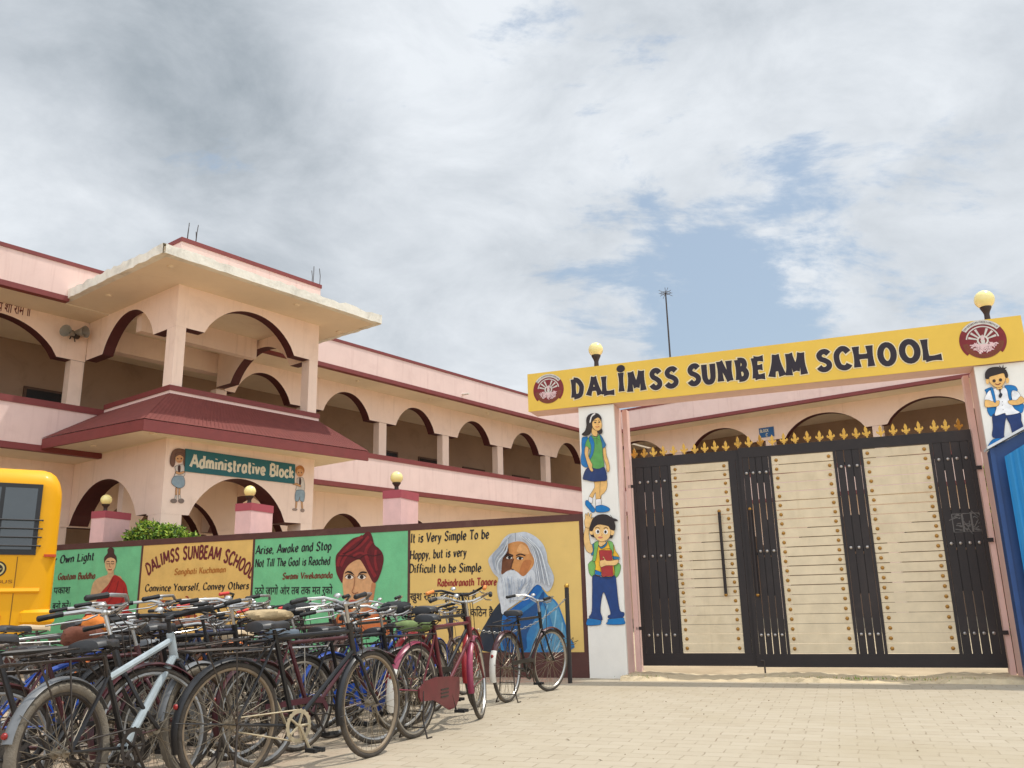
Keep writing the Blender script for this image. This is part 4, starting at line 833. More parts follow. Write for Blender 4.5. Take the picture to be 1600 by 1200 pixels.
# ------------------------------------------------------------------ sign and painted children on the office block
OS = thing('name_board', 'dark teal board reading Administrative Block above the porch arch', 'sign', tuple(BC), RB)
TEAL = mat('teal_board', (28, 98, 104), .55, var=.08, vscale=5, dirt=.15, dirtc=(60, 110, 110)); CRM = mat('lettering_cream', (222, 214, 190), .6, var=.08, vscale=12)
at = lambda x, y: apx(x, y, -.02)
tl, trr, br_, bl = at(290, 701), at(461, 725.5), at(460, 756), at(288.5, 736.5)
w = MB(); w.prism([tl, trr, br_, bl], lambda u, v, t: (u, t, v), -.03, -.003); bd = w.build('board', TEAL, OS)
AB_ = at_front(-.03); p0, p1 = at(297, 729), at(458, 747); w = MB(); tx = 'Administrative Block'; wd_ = twidth(tx, .1); hg = .235
random.seed(9); lettering(w, tx, line_place(p0, p1, hg, wd_, AB_, .004), .115, nib=None, flare=.2, space=.1, jit=.01); w.build('lettering', CRM, bd, recalc=False)
AF = at_front(-.001); atk = lambda x, y: apx(x, y, 0)
SKB = (206, 156, 110); SHW = (206, 196, 186); CHK = (140, 160, 172)
g2 = [('f', SKB, [(160, 550), (178, 550), (172, 640), (158, 640)]), ('f', SKB, [(192, 550), (210, 548), (205, 640), (190, 640)]), ('f', SHW, [(157, 625), (174, 625), (168, 668), (150, 665)], False), ('f', SHW, [(190, 625), (206, 622), (214, 662), (194, 668)], False), ('e', (128, 112, 104), 140, 685, 36, 24), ('e', (128, 112, 104), 217, 685, 32, 26),
 ('f', SHW, [(150, 330), (190, 308), (246, 308), (258, 370), (242, 432), (148, 432), (160, 380)]), ('f', CHK, [(140, 430), (238, 430), (252, 522), (190, 552), (116, 498)]), ('f', SKB, [(165, 372), (200, 385), (245, 375), (246, 395), (200, 410), (160, 398)]), ('f', (66, 44, 44), [(185, 318), (207, 318), (206, 372), (194, 388), (182, 362)]),
 ('f', (112, 80, 66), [(105, 222), (130, 165), (180, 140), (240, 148), (282, 165), (299, 222), (286, 300), (256, 332), (238, 290), (240, 230), (200, 200), (156, 230), (152, 290), (130, 332), (100, 292)]), ('e', SKB, 197, 240, 42, 50), ('f', (112, 80, 66), [(150, 230), (165, 190), (230, 188), (246, 230), (200, 205)]), ('e', OUT, 180, 245, 7, 8), ('e', OUT, 216, 245, 7, 8), ('l', (160, 70, 60), [(184, 270), (198, 276), (212, 270)], 5)]
figure(B3, g2, (250, 680, .15), 'painted schoolgirl with long brown hair left of the board', atk, AF, 3)
b2 = [('f', SKB, [(1413, 680), (1428, 682), (1420, 760), (1408, 760)]), ('f', SKB, [(1465, 680), (1480, 682), (1486, 762), (1472, 764)]), ('e', (150, 130, 118), 1402, 775, 28, 14), ('e', (150, 130, 118), 1482, 784, 22, 20),
 ('f', SHW, [(1424, 448), (1490, 448), (1502, 575), (1415, 578), (1424, 520)]), ('f', CHK, [(1416, 576), (1500, 580), (1496, 686), (1456, 682), (1450, 640), (1440, 686), (1404, 676)]), ('f', SKB, [(1382, 500), (1420, 500), (1462, 520), (1460, 540), (1410, 520), (1380, 512)]), ('f', (66, 44, 44), [(1448, 448), (1462, 448), (1466, 500), (1454, 520), (1446, 498)]),
 ('e', (178, 116, 60), 1454, 368, 48, 54), ('e', SKB, 1454, 392, 38, 42), ('e', OUT, 1440, 390, 6, 7), ('e', OUT, 1470, 392, 6, 7), ('l', (160, 70, 60), [(1442, 414), (1456, 420), (1470, 414)], 5)]
figure(B3, b2, (250, 680, .15), 'painted schoolboy in checked shorts right of the board', atk, AF, 3)
CSG = thing('block_sign', 'small blue plate reading BLOCK C on the rear block above the gate finials', 'sign', tuple(BC), RB)
cx0, cz0 = bpx(1186, 671, 20.09); cx1, cz1 = bpx(1210, 679, 20.09)
w = MB(); w.box(20.07, 20.095, min(cx0, cx1), max(cx0, cx1), cz1-.05, cz0+.03); bd = w.build('plate', mat('sign_blue', (36, 92, 148), .5), CSG)
w = MB(); pc = lambda x, y, t: (20.07-.004-t, max(cx0, cx1)-.04-x*.085, (cz0+cz1)/2+.0+y*.1)
lettering(w, 'BLOCK', pc, .10, nib=None); lettering(w, 'C', lambda x, y, t: (20.066-t, (cx0+cx1)/2+.03-x*.1, cz1-.03+y*.1), .10, nib=None); w.build('lettering', CRM, bd, recalc=False)
# the invocation painted over the left arcade
w = MB(); p0, p1 = apx(-14, 483, 3.6), apx(46, 494, 3.6)
devanagari(w, 'जय शी राम ॥', lambda u, v, t: (p0[0]+(p1[0]-p0[0])*u, 3.6-.004, p0[1]+(p1[1]-p0[1])*u+v*.30)); w.build('lettering', MRN, B1, recalc=False)
# ------------------------------------------------------------------ the gate
GY = .50
GDK = mat('gate_dark_brown', (34, 25, 25), .55, var=.15, vscale=8, dirt=.2, dirtc=(90, 76, 70)); GCR = mat('gate_cream_plank', (222, 204, 172), .5, var=.10, vscale=5, dirt=.35, dirtc=(176, 156, 118), streak=.25, bump=.15, bscale=9)
BRASS = mat('brass_stud', (172, 128, 66), .4, metal=.85, var=.1); STUD = mat('steel_stud', (176, 168, 162), .3, metal=.8); GOLD = mat('gold_paint', (206, 160, 74), .35, metal=.75, var=.15, vscale=20)
CHALK = mat('chalk_mark', (104, 100, 98), .8)
FIN = [(.010, 0), (.012, .030), (.020, .040), (.022, .052), (.034, .048), (.050, .052), (.058, .070), (.052, .088), (.038, .092), (.040, .080), (.030, .070), (.018, .078), (.020, .098), (.024, .118), (.015, .142), (0, .172)]
FIN = FIN + [(-x, y) for x, y in FIN[::-1][1:]]
gx = lambda x, y: wpx(x, y, GY)
def gate_leaf(name, lb, s0, s1, z0, z1, cols, fin, dy=0):
    t = thing(name, lb, 'gate', Wp(0, GY+dy, 0), RW)
    w = MB(); w.box(s0, s1, -.025, .025, z1-.14, z1); w.box(s0, s1, -.025, .025, z0, z0+.16)
    for c in cols:                                                                # stiles beside each cream panel
        if c[0] == 'c': w.box(c[1]-.035, c[1], -.025, .025, z0+.16, z1-.14); w.box(c[2], c[2]+(.035 if c is not cols[-1] else s1-c[2]-.05), -.025, .025, z0+.16, z1-.14)
    w.box(s0, s0+.045, -.024, .024, z0+.16, z1-.14); w.box(s1-.045, s1, -.024, .024, z0+.16, z1-.14)
    w.build('gate_frame', GDK, t)
    for c in cols:
        if c[0] == 'd':
            w = MB(); n = c[3]; g_ = .010; wd = (c[2]-c[1]-g_*(n-1))/n
            for i in range(n):
                a = c[1]+i*(wd+g_); w.box(a, a+wd, -.018, .004, z0+.13, z1-.12)
            for z in (z0+.06, (z0+z1)/2-.02, z1-.34): w.box(c[1], c[2], .006, .03, z, z+.04)
            for zz in (z0+.28+.12, (z0+z1)/2+.03, z1-.36):
                for i in range(n): w.ball((c[1]+i*(wd+g_)+wd*.5, -.024, zz), .022, 8, 1, (1, .7, 1))
            # strips that cover most of each slot, leaving bright lengths open
            for i in range(n-1):
                a = c[1]+(i+1)*wd+i*g_
                for zz0, zz1 in ((z1-.50, z1-.12), ((z0+z1)/2-.55, (z0+z1)/2-.05), ((z0+z1)/2+.02, (z0+z1)/2+.45)):
                    if random.random() < .75: w.box(a-.002, a+g_+.002, -.003, .003, zz0, zz1)
            w.build('dark_planks', [GDK, STUD], t)
        else:
            w = MB(); n = 21; zz0, zz1 = z0+.165, z1-.145; h = (zz1-zz0)/n
            for i in range(n):
                r = random.uniform(-.002, .002); w.box(c[1]+.002, c[2]-.002, -.014+r, .004, zz0+i*h+.005, zz0+(i+1)*h-(.006 if i > 5 else 0.001), 0)
                for x in (c[1]+.06, c[2]-.06): w.ball((x+random.uniform(-.006, .006), -.018, zz0+(i+.5)*h), .024, 8, 1, (1, .6, 1))
            w.build('cream_planks', [GCR, BRASS], t)
    me = None
    for s in fin:
        if me is None:
            w = MB(); w.prism(FIN, lambda u, v, q: (u, q, v), -.009, .009); w.box(-.03, .03, -.012, .012, .030, .042); me = w.mesh('finial', GOLD)
        o = link('finial', me, t); o.location = (s, 0, z1); o.rotation_euler = (random.gauss(0, .05), random.gauss(0, .05), random.gauss(0, .25)); o.scale = (.92, 1, random.uniform(.86, 1.0))
    return t
random.seed(8)
f1 = [gx(960+x*.225, 700)[0] for x in (135, 203, 270, 340, 410, 485, 556, 625, 700, 772)]
f2 = [gx(960+x*.225, 690)[0] for x in (857, 935, 1015)]+[gx(1200+x*.25, 680)[0] for x in (22, 95, 168, 243, 318, 393, 470, 550, 618, 705, 783, 865, 948, 1043, 1112, 1197)]
e0, e1 = .63, 2.142; g0, g1 = 2.145, 5.045
GLf = gate_leaf('gate_leaf', 'narrow dark gate leaf with one cream planked panel, beside the white pillar', e0, e1, .13, 3.0, [('d', e0+.05, e0+.515, 4), ('c', e0+.555, e1-.145)], f1)
def gs(x, y): return gx(1200+x*.3835, 640+y*.3835)[0]
c1a, c1b = (gs(12, 190)+gs(95, 1025))/2, (gs(262, 170)+gs(365, 1025))/2; c2a, c2b = (gs(382, 155)+gs(492, 1030))/2, (gs(655, 135)+gs(783, 1030))/2
GRf = gate_leaf('gate_leaf', 'wide dark gate leaf with two cream planked panels and a row of gold finials', g0, g1, .12, 3.02, [('d', g0+.05, c1a-.04, 4), ('c', c1a, c1b), ('d', c1b+.04, c2a-.04, 3), ('c', c2a, c2b), ('d', c2b+.04, g1-.05, 4)], f2, -.03)
for par, pa, pb_ in ((GLf, (1124, 801), (1136, 928)), (GRf, (1172, 798), (1186, 928))):
    s0, z0 = gx(*pa); s1, z1 = gx(*pb_); s0 = s1 = (s0+s1)/2; w = MB()
    w.tube([(s0, -.075, z0), (s1, -.075, z1)], .021, 8); w.ball((s0, -.075, z0+.012), .026, 8, 1); w.ball((s1, -.075, z1-.012), .026, 8, 1)
    for z in (z0-.05, z1+.05): w.tube([(s0, -.075, z), (s0, -.01, z)], .012, 6)
    w.build('handle', [GDK, BRASS], par, True)
w = MB(); a, b = gx(1186, 1046)[0], gx(1186, 1058); w.tube([(2.24, -.03, .2), (2.24, -.03, .045)], .012, 6); w.tube([(2.24, -.03, .2), (2.20, -.03, .2)], .012, 6); w.build('drop_bolt', STEEL, GRf)
for z in (.6, 2.57): w = MB(); w.box(e0-.07, e0+.02, -.035, -.026, z, z+.045); w.build('hinge', GDK, GLf)
for z in (.5, 1.6, 2.5): w = MB(); w.box(g1-.04, g1+.06, -.034, -.026, z, z+.05); w.build('hinge', GDK, GRf)
# chalked grid on the right-hand planks
w = MB(); q0, q1 = gx(1486, 804), gx(1536, 830); random.seed(6)
for u0, u1 in ((0, .33), (.36, .64), (.67, 1)):
    xa, xb = q0[0]+(q1[0]-q0[0])*u0, q0[0]+(q1[0]-q0[0])*u1; za, zb = q0[1], q1[1]
    ribbon(w, [(xa, za), (xb, za), (xb, zb), (xa, zb), (xa, za)], .006, lambda u, v, t: (u, -.021-t, v))
    for i in range(9):
        x, z = random.uniform(xa, xb), random.uniform(zb, za); ribbon(w, cat([(x, z), (x+random.uniform(-.05, .05), z+random.uniform(-.04, .04)), (x+random.uniform(-.06, .06), z+random.uniform(-.05, .05))], 4), .005, lambda u, v, t: (u, -.021-t, v))
w.build('chalk_mark', CHALK, GRf, recalc=False)
# rough threshold under the gate
random.seed(12); w = MB(); ns, no = 60, 7
E_ = mat('threshold_concrete', (196, 178, 146), .95, var=.16, vscale=5, bump=.9, bscale=22, dirt=.5, dirtc=(120, 108, 84))
vs = []
for i in range(ns+1):
    s = .5+i*(5.2-.5)/ns
    for j in range(no+1):
        u = j/no; o = -.36+u*1.1+random.uniform(-.03, .03)*(j in (0, no)); z = .0 if j == 0 else (.035+.02*math.sin(s*3)+random.uniform(-.012, .012))*(1 if j < no else 0)
        if j == 1: o = -.30+random.uniform(-.03, .04)
        vs.append((s, o, max(z, -.01)))
w.add(vs, [[i*(no+1)+j, (i+1)*(no+1)+j, (i+1)*(no+1)+j+1, i*(no+1)+j+1] for i in range(ns) for j in range(no)])
th = w.build('threshold', E_, None, kind='structure'); th.location = tuple(P0); th.rotation_euler = (0, 0, RW)
# ------------------------------------------------------------------ blue stall at the right edge
BLUC = mat('blue_corrugated', (36, 132, 190), .45, metal=.15, var=.08, vscale=3, dirt=.12, streak=.15, dirtc=(70, 110, 140)); BLUD = mat('dark_blue_sheet', (34, 72, 128), .5, var=.15, vscale=4, dirt=.15, streak=.2, dirtc=(60, 90, 130))
ST = thing('market_stall', 'blue sheet metal stall with a corrugated side standing before the right gate pillar', 'stall', tuple(P0), RW)
SY = -.20
sx0 = wpx(1558, 780, SY)[0]; sx1 = sx0+2.4; ztop = wpx(1548, 704, SY)[1]
kst = (wpx(1600, 674, SY)[1]-ztop)/(wpx(1600, 674, SY)[0]-sx0)
w = MB(); w.prism([(sx0, .05), (sx1, .05), (sx1, ztop+kst*(sx1-sx0)), (sx0, ztop)], lambda u, v, t: (u, t, v), SY-.02, SY+.02); w.box(sx0, sx0+.03, SY+.02, SY+.16, .05, ztop); w.box(sx1-.03, sx1, SY+.02, SY+.16, .05, ztop); w.build('dark_panel', BLUD, ST)
w = MB(); w.box(sx0+.0, sx0+.05, SY-.045, SY-.021, 0, ztop+.02); w.build('corner_post', BLUD, ST)
# corrugated sheet hung in front, its top rising to the right
SC = SY-.16
a0 = wpx(1570, 716, SC); a1 = wpx(1600, 672, SC); b0 = wpx(1600, 838, SC)
w = MB(); n = 104; L = 1.9; slope_t = (a1[1]-a0[1])/(a1[0]-a0[0]); 
vs = []
for i in range(n+1):
    s = a0[0]+L*i/n; o = SC+.012*math.sin(i*math.pi/2); zt_ = a0[1]+min((s-a0[0])*slope_t*.45+.02, .8); zl = .12; vs += [(s, o, zt_), (s, o, zl), (s, o+.004, zt_), (s, o+.004, zl)]
w.add(vs, [[4*i, 4*i+1, 4*i+5, 4*i+4] for i in range(n)]+[[4*i+2, 4*i+6, 4*i+7, 4*i+3] for i in range(n)]+[[4*i, 4*i+4, 4*i+6, 4*i+2] for i in range(n)])
w.build('corrugated_sheet', BLUC, ST, True)
w = MB(); zr = ztop+.004; w.prism([(sx0-.03, zr), (sx1, zr+kst*2.43), (sx1, zr+kst*2.43+.03), (sx0-.03, zr+.03)], lambda u, v, t: (u, t, v), SY-.10, SY+.17); w.build('roof', mat('sheet_edge_white', (214, 218, 222), .5), ST)
# ------------------------------------------------------------------ plants
LEAFA = mat('leaf_green', (104, 142, 44), .5, var=.35, vscale=14); LEAFB = mat('leaf_light', (164, 186, 70), .5, var=.3, vscale=14); LEAFC = mat('leaf_dark', (52, 84, 34), .55, var=.3, vscale=14); BARK = mat('bark', (92, 74, 58), .9, var=.2, bump=.5)
def leaf(mb, p, L, wd, mi):
    d = Vector((random.gauss(0, 1), random.gauss(0, 1), random.gauss(.35, .8))).normalized(); s = d.cross(Vector((random.gauss(0, 1), random.gauss(0, 1), random.gauss(0, 1)))).normalized(); n = d.cross(s); p = Vector(p)
    mb.add([p, p+d*L*.5+s*wd*.5+n*L*.06, p+d*L, p+d*L*.5-s*wd*.5+n*L*.06], [[0, 1, 2, 3]], mi)
def shrub(label, base, blobs, nl, L, cat_='bush'):
    t = thing('shrub', label, cat_, base); w = MB()
    for k in range(5):
        b = blobs[k % len(blobs)]; w.tube([(random.uniform(-.06, .06), random.uniform(-.06, .06), 0), (b[0]*.4, b[1]*.4, b[2]*.5), (b[0], b[1], b[2])], [.035, .022, .008], 6)
    w.build('stem', BARK, t, True); w = MB()
    for i in range(nl):
        b = random.choice(blobs); q = Vector((random.gauss(0, 1), random.gauss(0, 1), random.gauss(0, 1))).normalized()*random.uniform(.35, 1.0)**.5
        p = (b[0]+q.x*b[3], b[1]+q.y*b[3], b[2]+q.z*b[4]); leaf(w, p, L*random.uniform(.6, 1.3), L*random.uniform(.35, .5), random.choice((0, 0, 1, 1, 2)))
    w.build('foliage', [LEAFA, LEAFB, LEAFC], t, recalc=False); return t
random.seed(21)
sb = wpx(256, 830, .5); base = Wp(sb[0], .5, 0)
shrub('bright green bushy shrub rising behind the wall left of the office block sign', base, [(-.52, .06, 2.22, .22, .22), (-.28, .0, 2.36, .24, .22), (-.02, .1, 2.32, .22, .20), (.22, .02, 2.26, .22, .20), (.46, .06, 2.16, .2, .18), (.62, .06, 2.08, .16, .14), (0, .1, 1.95, .45, .3)], 6500, .075)
for px_, py_, lb, n in ((1541, 745, 'green plant seen in the gap at the right edge of the gate', 500),):
    s, z = wpx(px_, py_, 1.0); shrub(lb, Wp(s, 1.0, 0), [(0, 0, z, .14, .16), (.05, 0, z-.55, .16, .22), (.12, 0, z-1.1, .16, .25), (.1, .1, .5, .2, .3)], 900, .09, 'plant')
random.seed(31); w = MB()
for i in range(420):
    s = random.choice((random.gauss(2.75, .28), random.gauss(4.4, .4), random.gauss(.75, .1), random.gauss(3.4, .3))); o = random.uniform(-.30, -.05); h = random.uniform(.015, .055)
    p = Vector(Wp(s, o, .03)); d = Vector((random.gauss(0, .5), random.gauss(0, .5), 1)).normalized(); q = Vector((random.gauss(0, 1), random.gauss(0, 1), 0)).normalized()*.006
    w.add([p-q, p+q, p+d*h], [[0, 1, 2]], random.choice((0, 1)))
w.build('weeds', [LEAFA, mat('dry_grass', (168, 148, 92), .8, var=.2, vscale=20)], None, kind='stuff', recalc=False)
# ------------------------------------------------------------------ chain posts
PSTB = mat('post_black', (40, 34, 34), .45, var=.15)
posts = []
for (px_, py_, ptop, lb) in ((891, 1068, 925, 'slim black post with a gold knob standing near the white gate pillar'), (705, 1080, 985, 'slim black post behind the bicycles carrying the far end of the chain')):
    g_ = gpx(px_, py_); t = thing('chain_post', lb, 'post', tuple(g_)); sc_ = 1325/np.dot(g_-np.array([0, 0, H]), cd); hgt = (py_-ptop)/sc_*1.02
    if px_ < 800: hgt = .95
    w = MB(); w.tube([(0, 0, 0), (-.0, 0, hgt)], .028, 8); w.build('shaft', PSTB, t, True)
    w = MB(); w.ball((0, 0, hgt+.02), .032, 10); w.build('knob', GOLD, t, True); posts.append((g_, hgt))
pA, pB = Vector(posts[0][0])+Vector((0, 0, posts[0][1]-.12)), Vector(posts[1][0])+Vector((0, 0, posts[1][1]-.1))
w = MB(); n = 46; pts = [pA.lerp(pB, i/n)+Vector((0, 0, -.30*4*(i/n)*(1-i/n))) for i in range(n+1)]
for i in range(n):
    a, b = pts[i], pts[i+1]; m_ = (a+b)/2; d = (b-a).normalized(); up = Vector((0, 0, 1)) if i % 2 else d.cross(Vector((0, 0, 1))).normalized(); L = (b-a).length*.62
    w.tube([m_+d*L*math.cos(q)+up*.012*math.sin(q) for q in [2*math.pi*k/10 for k in range(10)]], .0045, 5, closed=True)
tag(w.build('chain', mat('galvanised', (150, 148, 144), .4, metal=.7), None, True), 'thin steel chain sagging between the two black posts before the wall', 'chain')
# ------------------------------------------------------------------ yellow bus
BUSY = mat('bus_yellow', (232, 166, 0), .5, spec=.3, var=.06, vscale=2, coat=.08, dirt=.12, dirtc=(196, 140, 30)); BUSO = mat('bus_orange_red', (196, 70, 22), .4); BGL = mat('bus_glass', (60, 68, 72), .08, var=.1, vscale=3, spec=.8); RUB = mat('black_rubber', (24, 24, 25), .6); BAR = mat('bus_bar_black', (30, 30, 32), .4)
BY = 9.55
def bpl(x, y, o=0.0):
    q = hit(x, y, BPC+BYN*o, BYN)-BPC; return float(q @ BXD), float(q[2])
BHD = rad(56); BXD = np.array([math.sin(BHD), math.cos(BHD), 0]); BYN = np.array([-BXD[1], BXD[0], 0]); _v = ray(85.5, 900); BPC = _v*10.1/_v[1]; BPC[2] = 0
xr = 0.0; bz1 = bpl(20, 728)[1]; bz0 = bpl(84, 965)[1]
BUS = thing('school_bus', 'bright yellow school bus with barred windows at the left edge', 'bus', tuple(BPC), math.pi/2-BHD)
LX = -6.2; HT = bz1; DEP = 2.05
# body: stations along x, each a rounded section
def section(x, zt, inset, zb):
    r = .22; y0, y1 = inset, DEP-inset; o = []
    o.append((x, y0, zb))
    o.append((x, y0, (zb+zt)/2)); o.append((x, y0+.02, zt-r*1.6))
    for k in range(6):
        q = rad(90*k/5); o.append((x, y0+.02+r*(1-math.cos(q)), zt-r+r*math.sin(q)))
    for k in range(6):
        q = rad(90*k/5); o.append((x, y1-.02-r*(1-math.sin(q)), zt-r+r*math.cos(q)))
    o.append((x, y1-.02, zt-r*1.6)); o.append((x, y1, (zb+zt)/2)); o.append((x, y1, zb)); return o
w = MB(); prof = [(0, .84, .10, bz0+.02), (-.03, .90, .05, bz0-.02), (-.08, .955, .02, bz0-.06), (-.14, .985, .005, bz0-.10), (-.22, 1.0, 0, bz0-.14), (-.5, 1.0, 0, bz0-.26), (-.62, 1, 0, bz0-.28), (-5.3, 1, 0, bz0-.28), (-5.9, .96, .03, bz0-.28), (LX, .80, .12, bz0-.2)]
S_ = []
for x, k, ins, zb in prof:
    zt = bpl(60, 729)[1]*0+HT*1.0; S_.append(section(x, zt-(1-k)*1.3 if x > -.3 else zt-(1-k)*1.2, ins, zb))
m_ = len(S_[0]); vs = [p for s in S_ for p in s]
w.add(vs, [[i*m_+j, i*m_+(j+1) % m_, (i+1)*m_+(j+1) % m_, (i+1)*m_+j] for i in range(len(S_)-1) for j in range(m_)]+[list(range(m_)), list(range((len(S_)-1)*m_, len(S_)*m_))])
bo = w.build('body', BUSY, BUS, True)
wz0, wz1 = bpl(40, 867)[1], bpl(40, 756)[1]; wx1 = bpl(63, 800)[0]-xr
for i in range(6):
    x1 = wx1-i*.86; x0 = x1-.80
    w = MB(); w.box(x0, x1, -.012, .03, wz0, wz1, ch=.0); fr = w.build('window', BAR, BUS)
    w = MB(); w.box(x0+.05, (x0+x1)/2-.02, -.018, -.0125, wz0+.06, wz1-.05); w.box((x0+x1)/2+.02, x1-.05, -.018, -.0125, wz0+.06, wz1-.05); w.build('pane', BGL, fr)
    w = MB()
    for k in range(4): z = wz0+.10+k*.098; w.tube([(x0-.02, -.055, z), (x1+.035, -.055, z)], .009, 6); w.tube([(x1+.035, -.055, z), (x1+.035, .0, z)], .009, 6)
    w.build('window_bar', BAR, fr)
mz = bpl(30, 924)[1]; w = MB(); w.prism([(-.012, mz-.02), (-.03, mz), (-.012, mz+.035), (.01, mz+.035), (.01, mz-.02)], lambda u, v, t: (t, u, v), -5.5, bpl(61, 922)[0]-xr); w.build('side_moulding', BUSY, BUS)
for xs in (-.40, -1.30, -2.2):
    w = MB(); w.box(xs-.004, xs+.004, -.003, .01, bz0-.1, wz0-.02); w.build('panel_seam', mat('seam_brown', (120, 78, 8), .6), BUS)
rz = bpl(75, 868)[1]; w = MB(); w.box(-.135, -.008, -.006, .12, rz-.014, rz+.014); w.build('reflector', BUSO, BUS)
bmz0, bmz1 = bpl(88, 973)[1], bpl(88, 953)[1]
w = MB(); w.box(-.32, .045, -.03, DEP+.03, bmz0-.02, bmz1+.01, ch=.035); w.build('bumper', BUSY, BUS, True)
w = MB(); ez = bpl(0, 889)[1]; ex = bpl(-4, 889)[0]-xr
for r0, r1, mi, l in ((0, .088, 0, .004), (0, .070, 1, .006), (0, .052, 0, .008)): w.poly([(ex+r1*math.cos(2*math.pi*k/24), -l, ez+r1*math.sin(2*math.pi*k/24)) for k in range(24)], mi)
for k in range(5): w.poly([(ex+math.cos(q)*a, -.010-.0002*k, ez+math.sin(q)*a) for q, a in ((k*1.256, .048), (k*1.256+.3, .02), (k*1.256-.3, .02))], 1)
w.build('emblem', [paint((48, 40, 30)), paint((206, 190, 130))], BUS, recalc=False)
w = MB(); tx = 'SCHOOL BUS'; p0, p1 = bpl(-70, 913), bpl(19, 911); wd_ = twidth(tx)
lettering(w, tx, line_place((p0[0]-xr, p0[1]), (p1[0]-xr, p1[1]), .034, wd_, lambda u, v, l: (u, -l, v), .003), .07, nib=None); w.build('lettering', paint((150, 92, 20)), BUS, recalc=False)
ow = bpl(10, 967); w = MB(); w.box(-5.2, -.5, -.012, .0, ow[1]-.02, ow[1]+.035); w.build('rub_strip', BUSO, BUS)
for x in (-1.75, -4.9):
    for y in (.02, DEP-.24):
        w = MB(); w.lathe([(.02, y+.02), (.2, y+.03), (.24, y), (.36, y-.0), (.385, y+.03), (.385, y+.19), (.36, y+.22), (.1, y+.22)], 24, o=(x, 0, .385), axis='y'); w.build('wheel', RUB, BUS, True)
w = MB(); w.box(-5.6, -.7, .3, DEP-.3, .3, bz0-.2); w.build('chassis', RUB, BUS)
# ------------------------------------------------------------------ bicycles
TYR = mat('tyre_dusty', (66, 60, 54), .9, var=.25, vscale=16, bump=.5, bscale=120, dirt=.45, dirtc=(140, 122, 98)); CHR = mat('chrome_dull', (186, 184, 180), .28, metal=.9, var=.1, vscale=14, dirt=.3, dirtc=(110, 90, 70)); SPK = mat('spoke_steel', (142, 132, 116), .4, metal=.7, var=.2, vscale=16, dirt=.4, dirtc=(120, 92, 66)); DKS = mat('dark_steel', (72, 66, 62), .45, metal=.6, var=.2, vscale=16, dirt=.45, dirtc=(120, 96, 74))
BLKP = mat('black_enamel', (26, 25, 27), .35, var=.2, vscale=12, dirt=.22, dirtc=(104, 92, 80)); LEA = mat('saddle_black', (38, 38, 40), .42, var=.2, vscale=12, dirt=.2, dirtc=(96, 88, 80)); GRIPM = mat('grip_black', (24, 24, 25), .65)
REDR = mat('reflector_red', (140, 28, 24), .35, var=.2); WHT = mat('mudguard_white', (222, 218, 208), .5, var=.08, dirt=.25)
_mc = {}
def part(name, key, fn, mats, parent, smooth=True, **k):
    kk = (name, key, tuple(m.name for m in mats))
    if kk not in _mc: w = MB(); fn(w); _mc[kk] = w.mesh(name, list(mats), smooth)
    return link(name, _mc[kk], parent, **k)
def arc3(cx, cz, r, a0, a1, n=16, y=0): return [(cx+r*math.cos(rad(a0+(a1-a0)*i/n)), y, cz+r*math.sin(rad(a0+(a1-a0)*i/n))) for i in range(n+1)]
def f_tyre(R, t, knob):
    def f(w):
        n = 96 if knob else 44; k = 10; vs = []
        for i in range(n):
            q = 2*math.pi*i/n
            for j in range(k):
                p = 2*math.pi*j/k; rr = t*(1.0+(.16 if (knob and (i+j) % 2 and math.cos(p) > .2) else 0)); x = (R-t)+rr*math.cos(p); vs.append((x*math.cos(q), rr*math.sin(p)*.95, x*math.sin(q)))
        w.add(vs, [[i*k+j, i*k+(j+1) % k, ((i+1) % n)*k+(j+1) % k, ((i+1) % n)*k+j] for i in range(n) for j in range(k)])
    return f
def f_rim(R, t):
    def f(w):
        r = R-2*t; w.lathe([(r+.004, -.013), (r+.004, .013), (r-.008, .012), (r-.014, 0), (r-.008, -.012), (r+.004, -.013)], 40, axis='y')
    return f
def f_spoke(R, t):
    def f(w):
        r = R-2*t-.010; n = 32
        for i in range(n):
            q = 2*math.pi*i/n; s = 1 if i % 2 else -1; o = (1.05 if (i//2) % 2 else -1.05)
            w.tube([(.022*math.cos(q+o), s*.028, .022*math.sin(q+o)), (r*math.cos(q), 0, r*math.sin(q))], .0019, 3, cap=False)
        w.lathe([(.004, -.062), (.008, -.06), (.009, -.036), (.026, -.034), (.026, -.026), (.014, -.022), (.014, .022), (.026, .026), (.026, .034), (.009, .036), (.008, .06), (.004, .062)], 12, axis='y')
    return f
def wheel(parent, style, R, t, c, rimm, tyrem=None):
    w = part('wheel', ('hubspokes', R, t), f_spoke(R, t), [SPK], parent)
    w.location = c; part('tyre', (R, t, style), f_tyre(R, t, style == 'mtb'), [tyrem or TYR], w); part('rim', (R, t), f_rim(R, t), [rimm], w); return w
def bent_strip(w, path, wd, curve=.35, mi=0, th=.002):
    n = len(path); k = 5; vs = []
    for i, p in enumerate(path):
        a, b = Vector(path[max(i-1, 0)]), Vector(path[min(i+1, n-1)]); t = (b-a).normalized(); nn = Vector((-t.z, 0, t.x))
        if nn.dot(Vector(p)-CEN[0]) < 0: nn = -nn
        for j in range(k):
            u = (j/(k-1)-.5)*2; vs.append(tuple(Vector(p)+Vector((0, u*wd/2, 0))-nn*(abs(u)**2)*wd*curve))
        for j in range(k-1, -1, -1):
            u = (j/(k-1)-.5)*2; vs.append(tuple(Vector(p)+Vector((0, u*wd/2*.97, 0))-nn*((abs(u)**2)*wd*curve+th)))
    m = 2*k; w.add(vs, [[i*m+j, i*m+(j+1) % m, (i+1)*m+(j+1) % m, (i+1)*m+j] for i in range(n-1) for j in range(m)]+[list(range(m)), list(range((n-1)*m, n*m))], mi)
CEN = [Vector((0, 0, 0))]
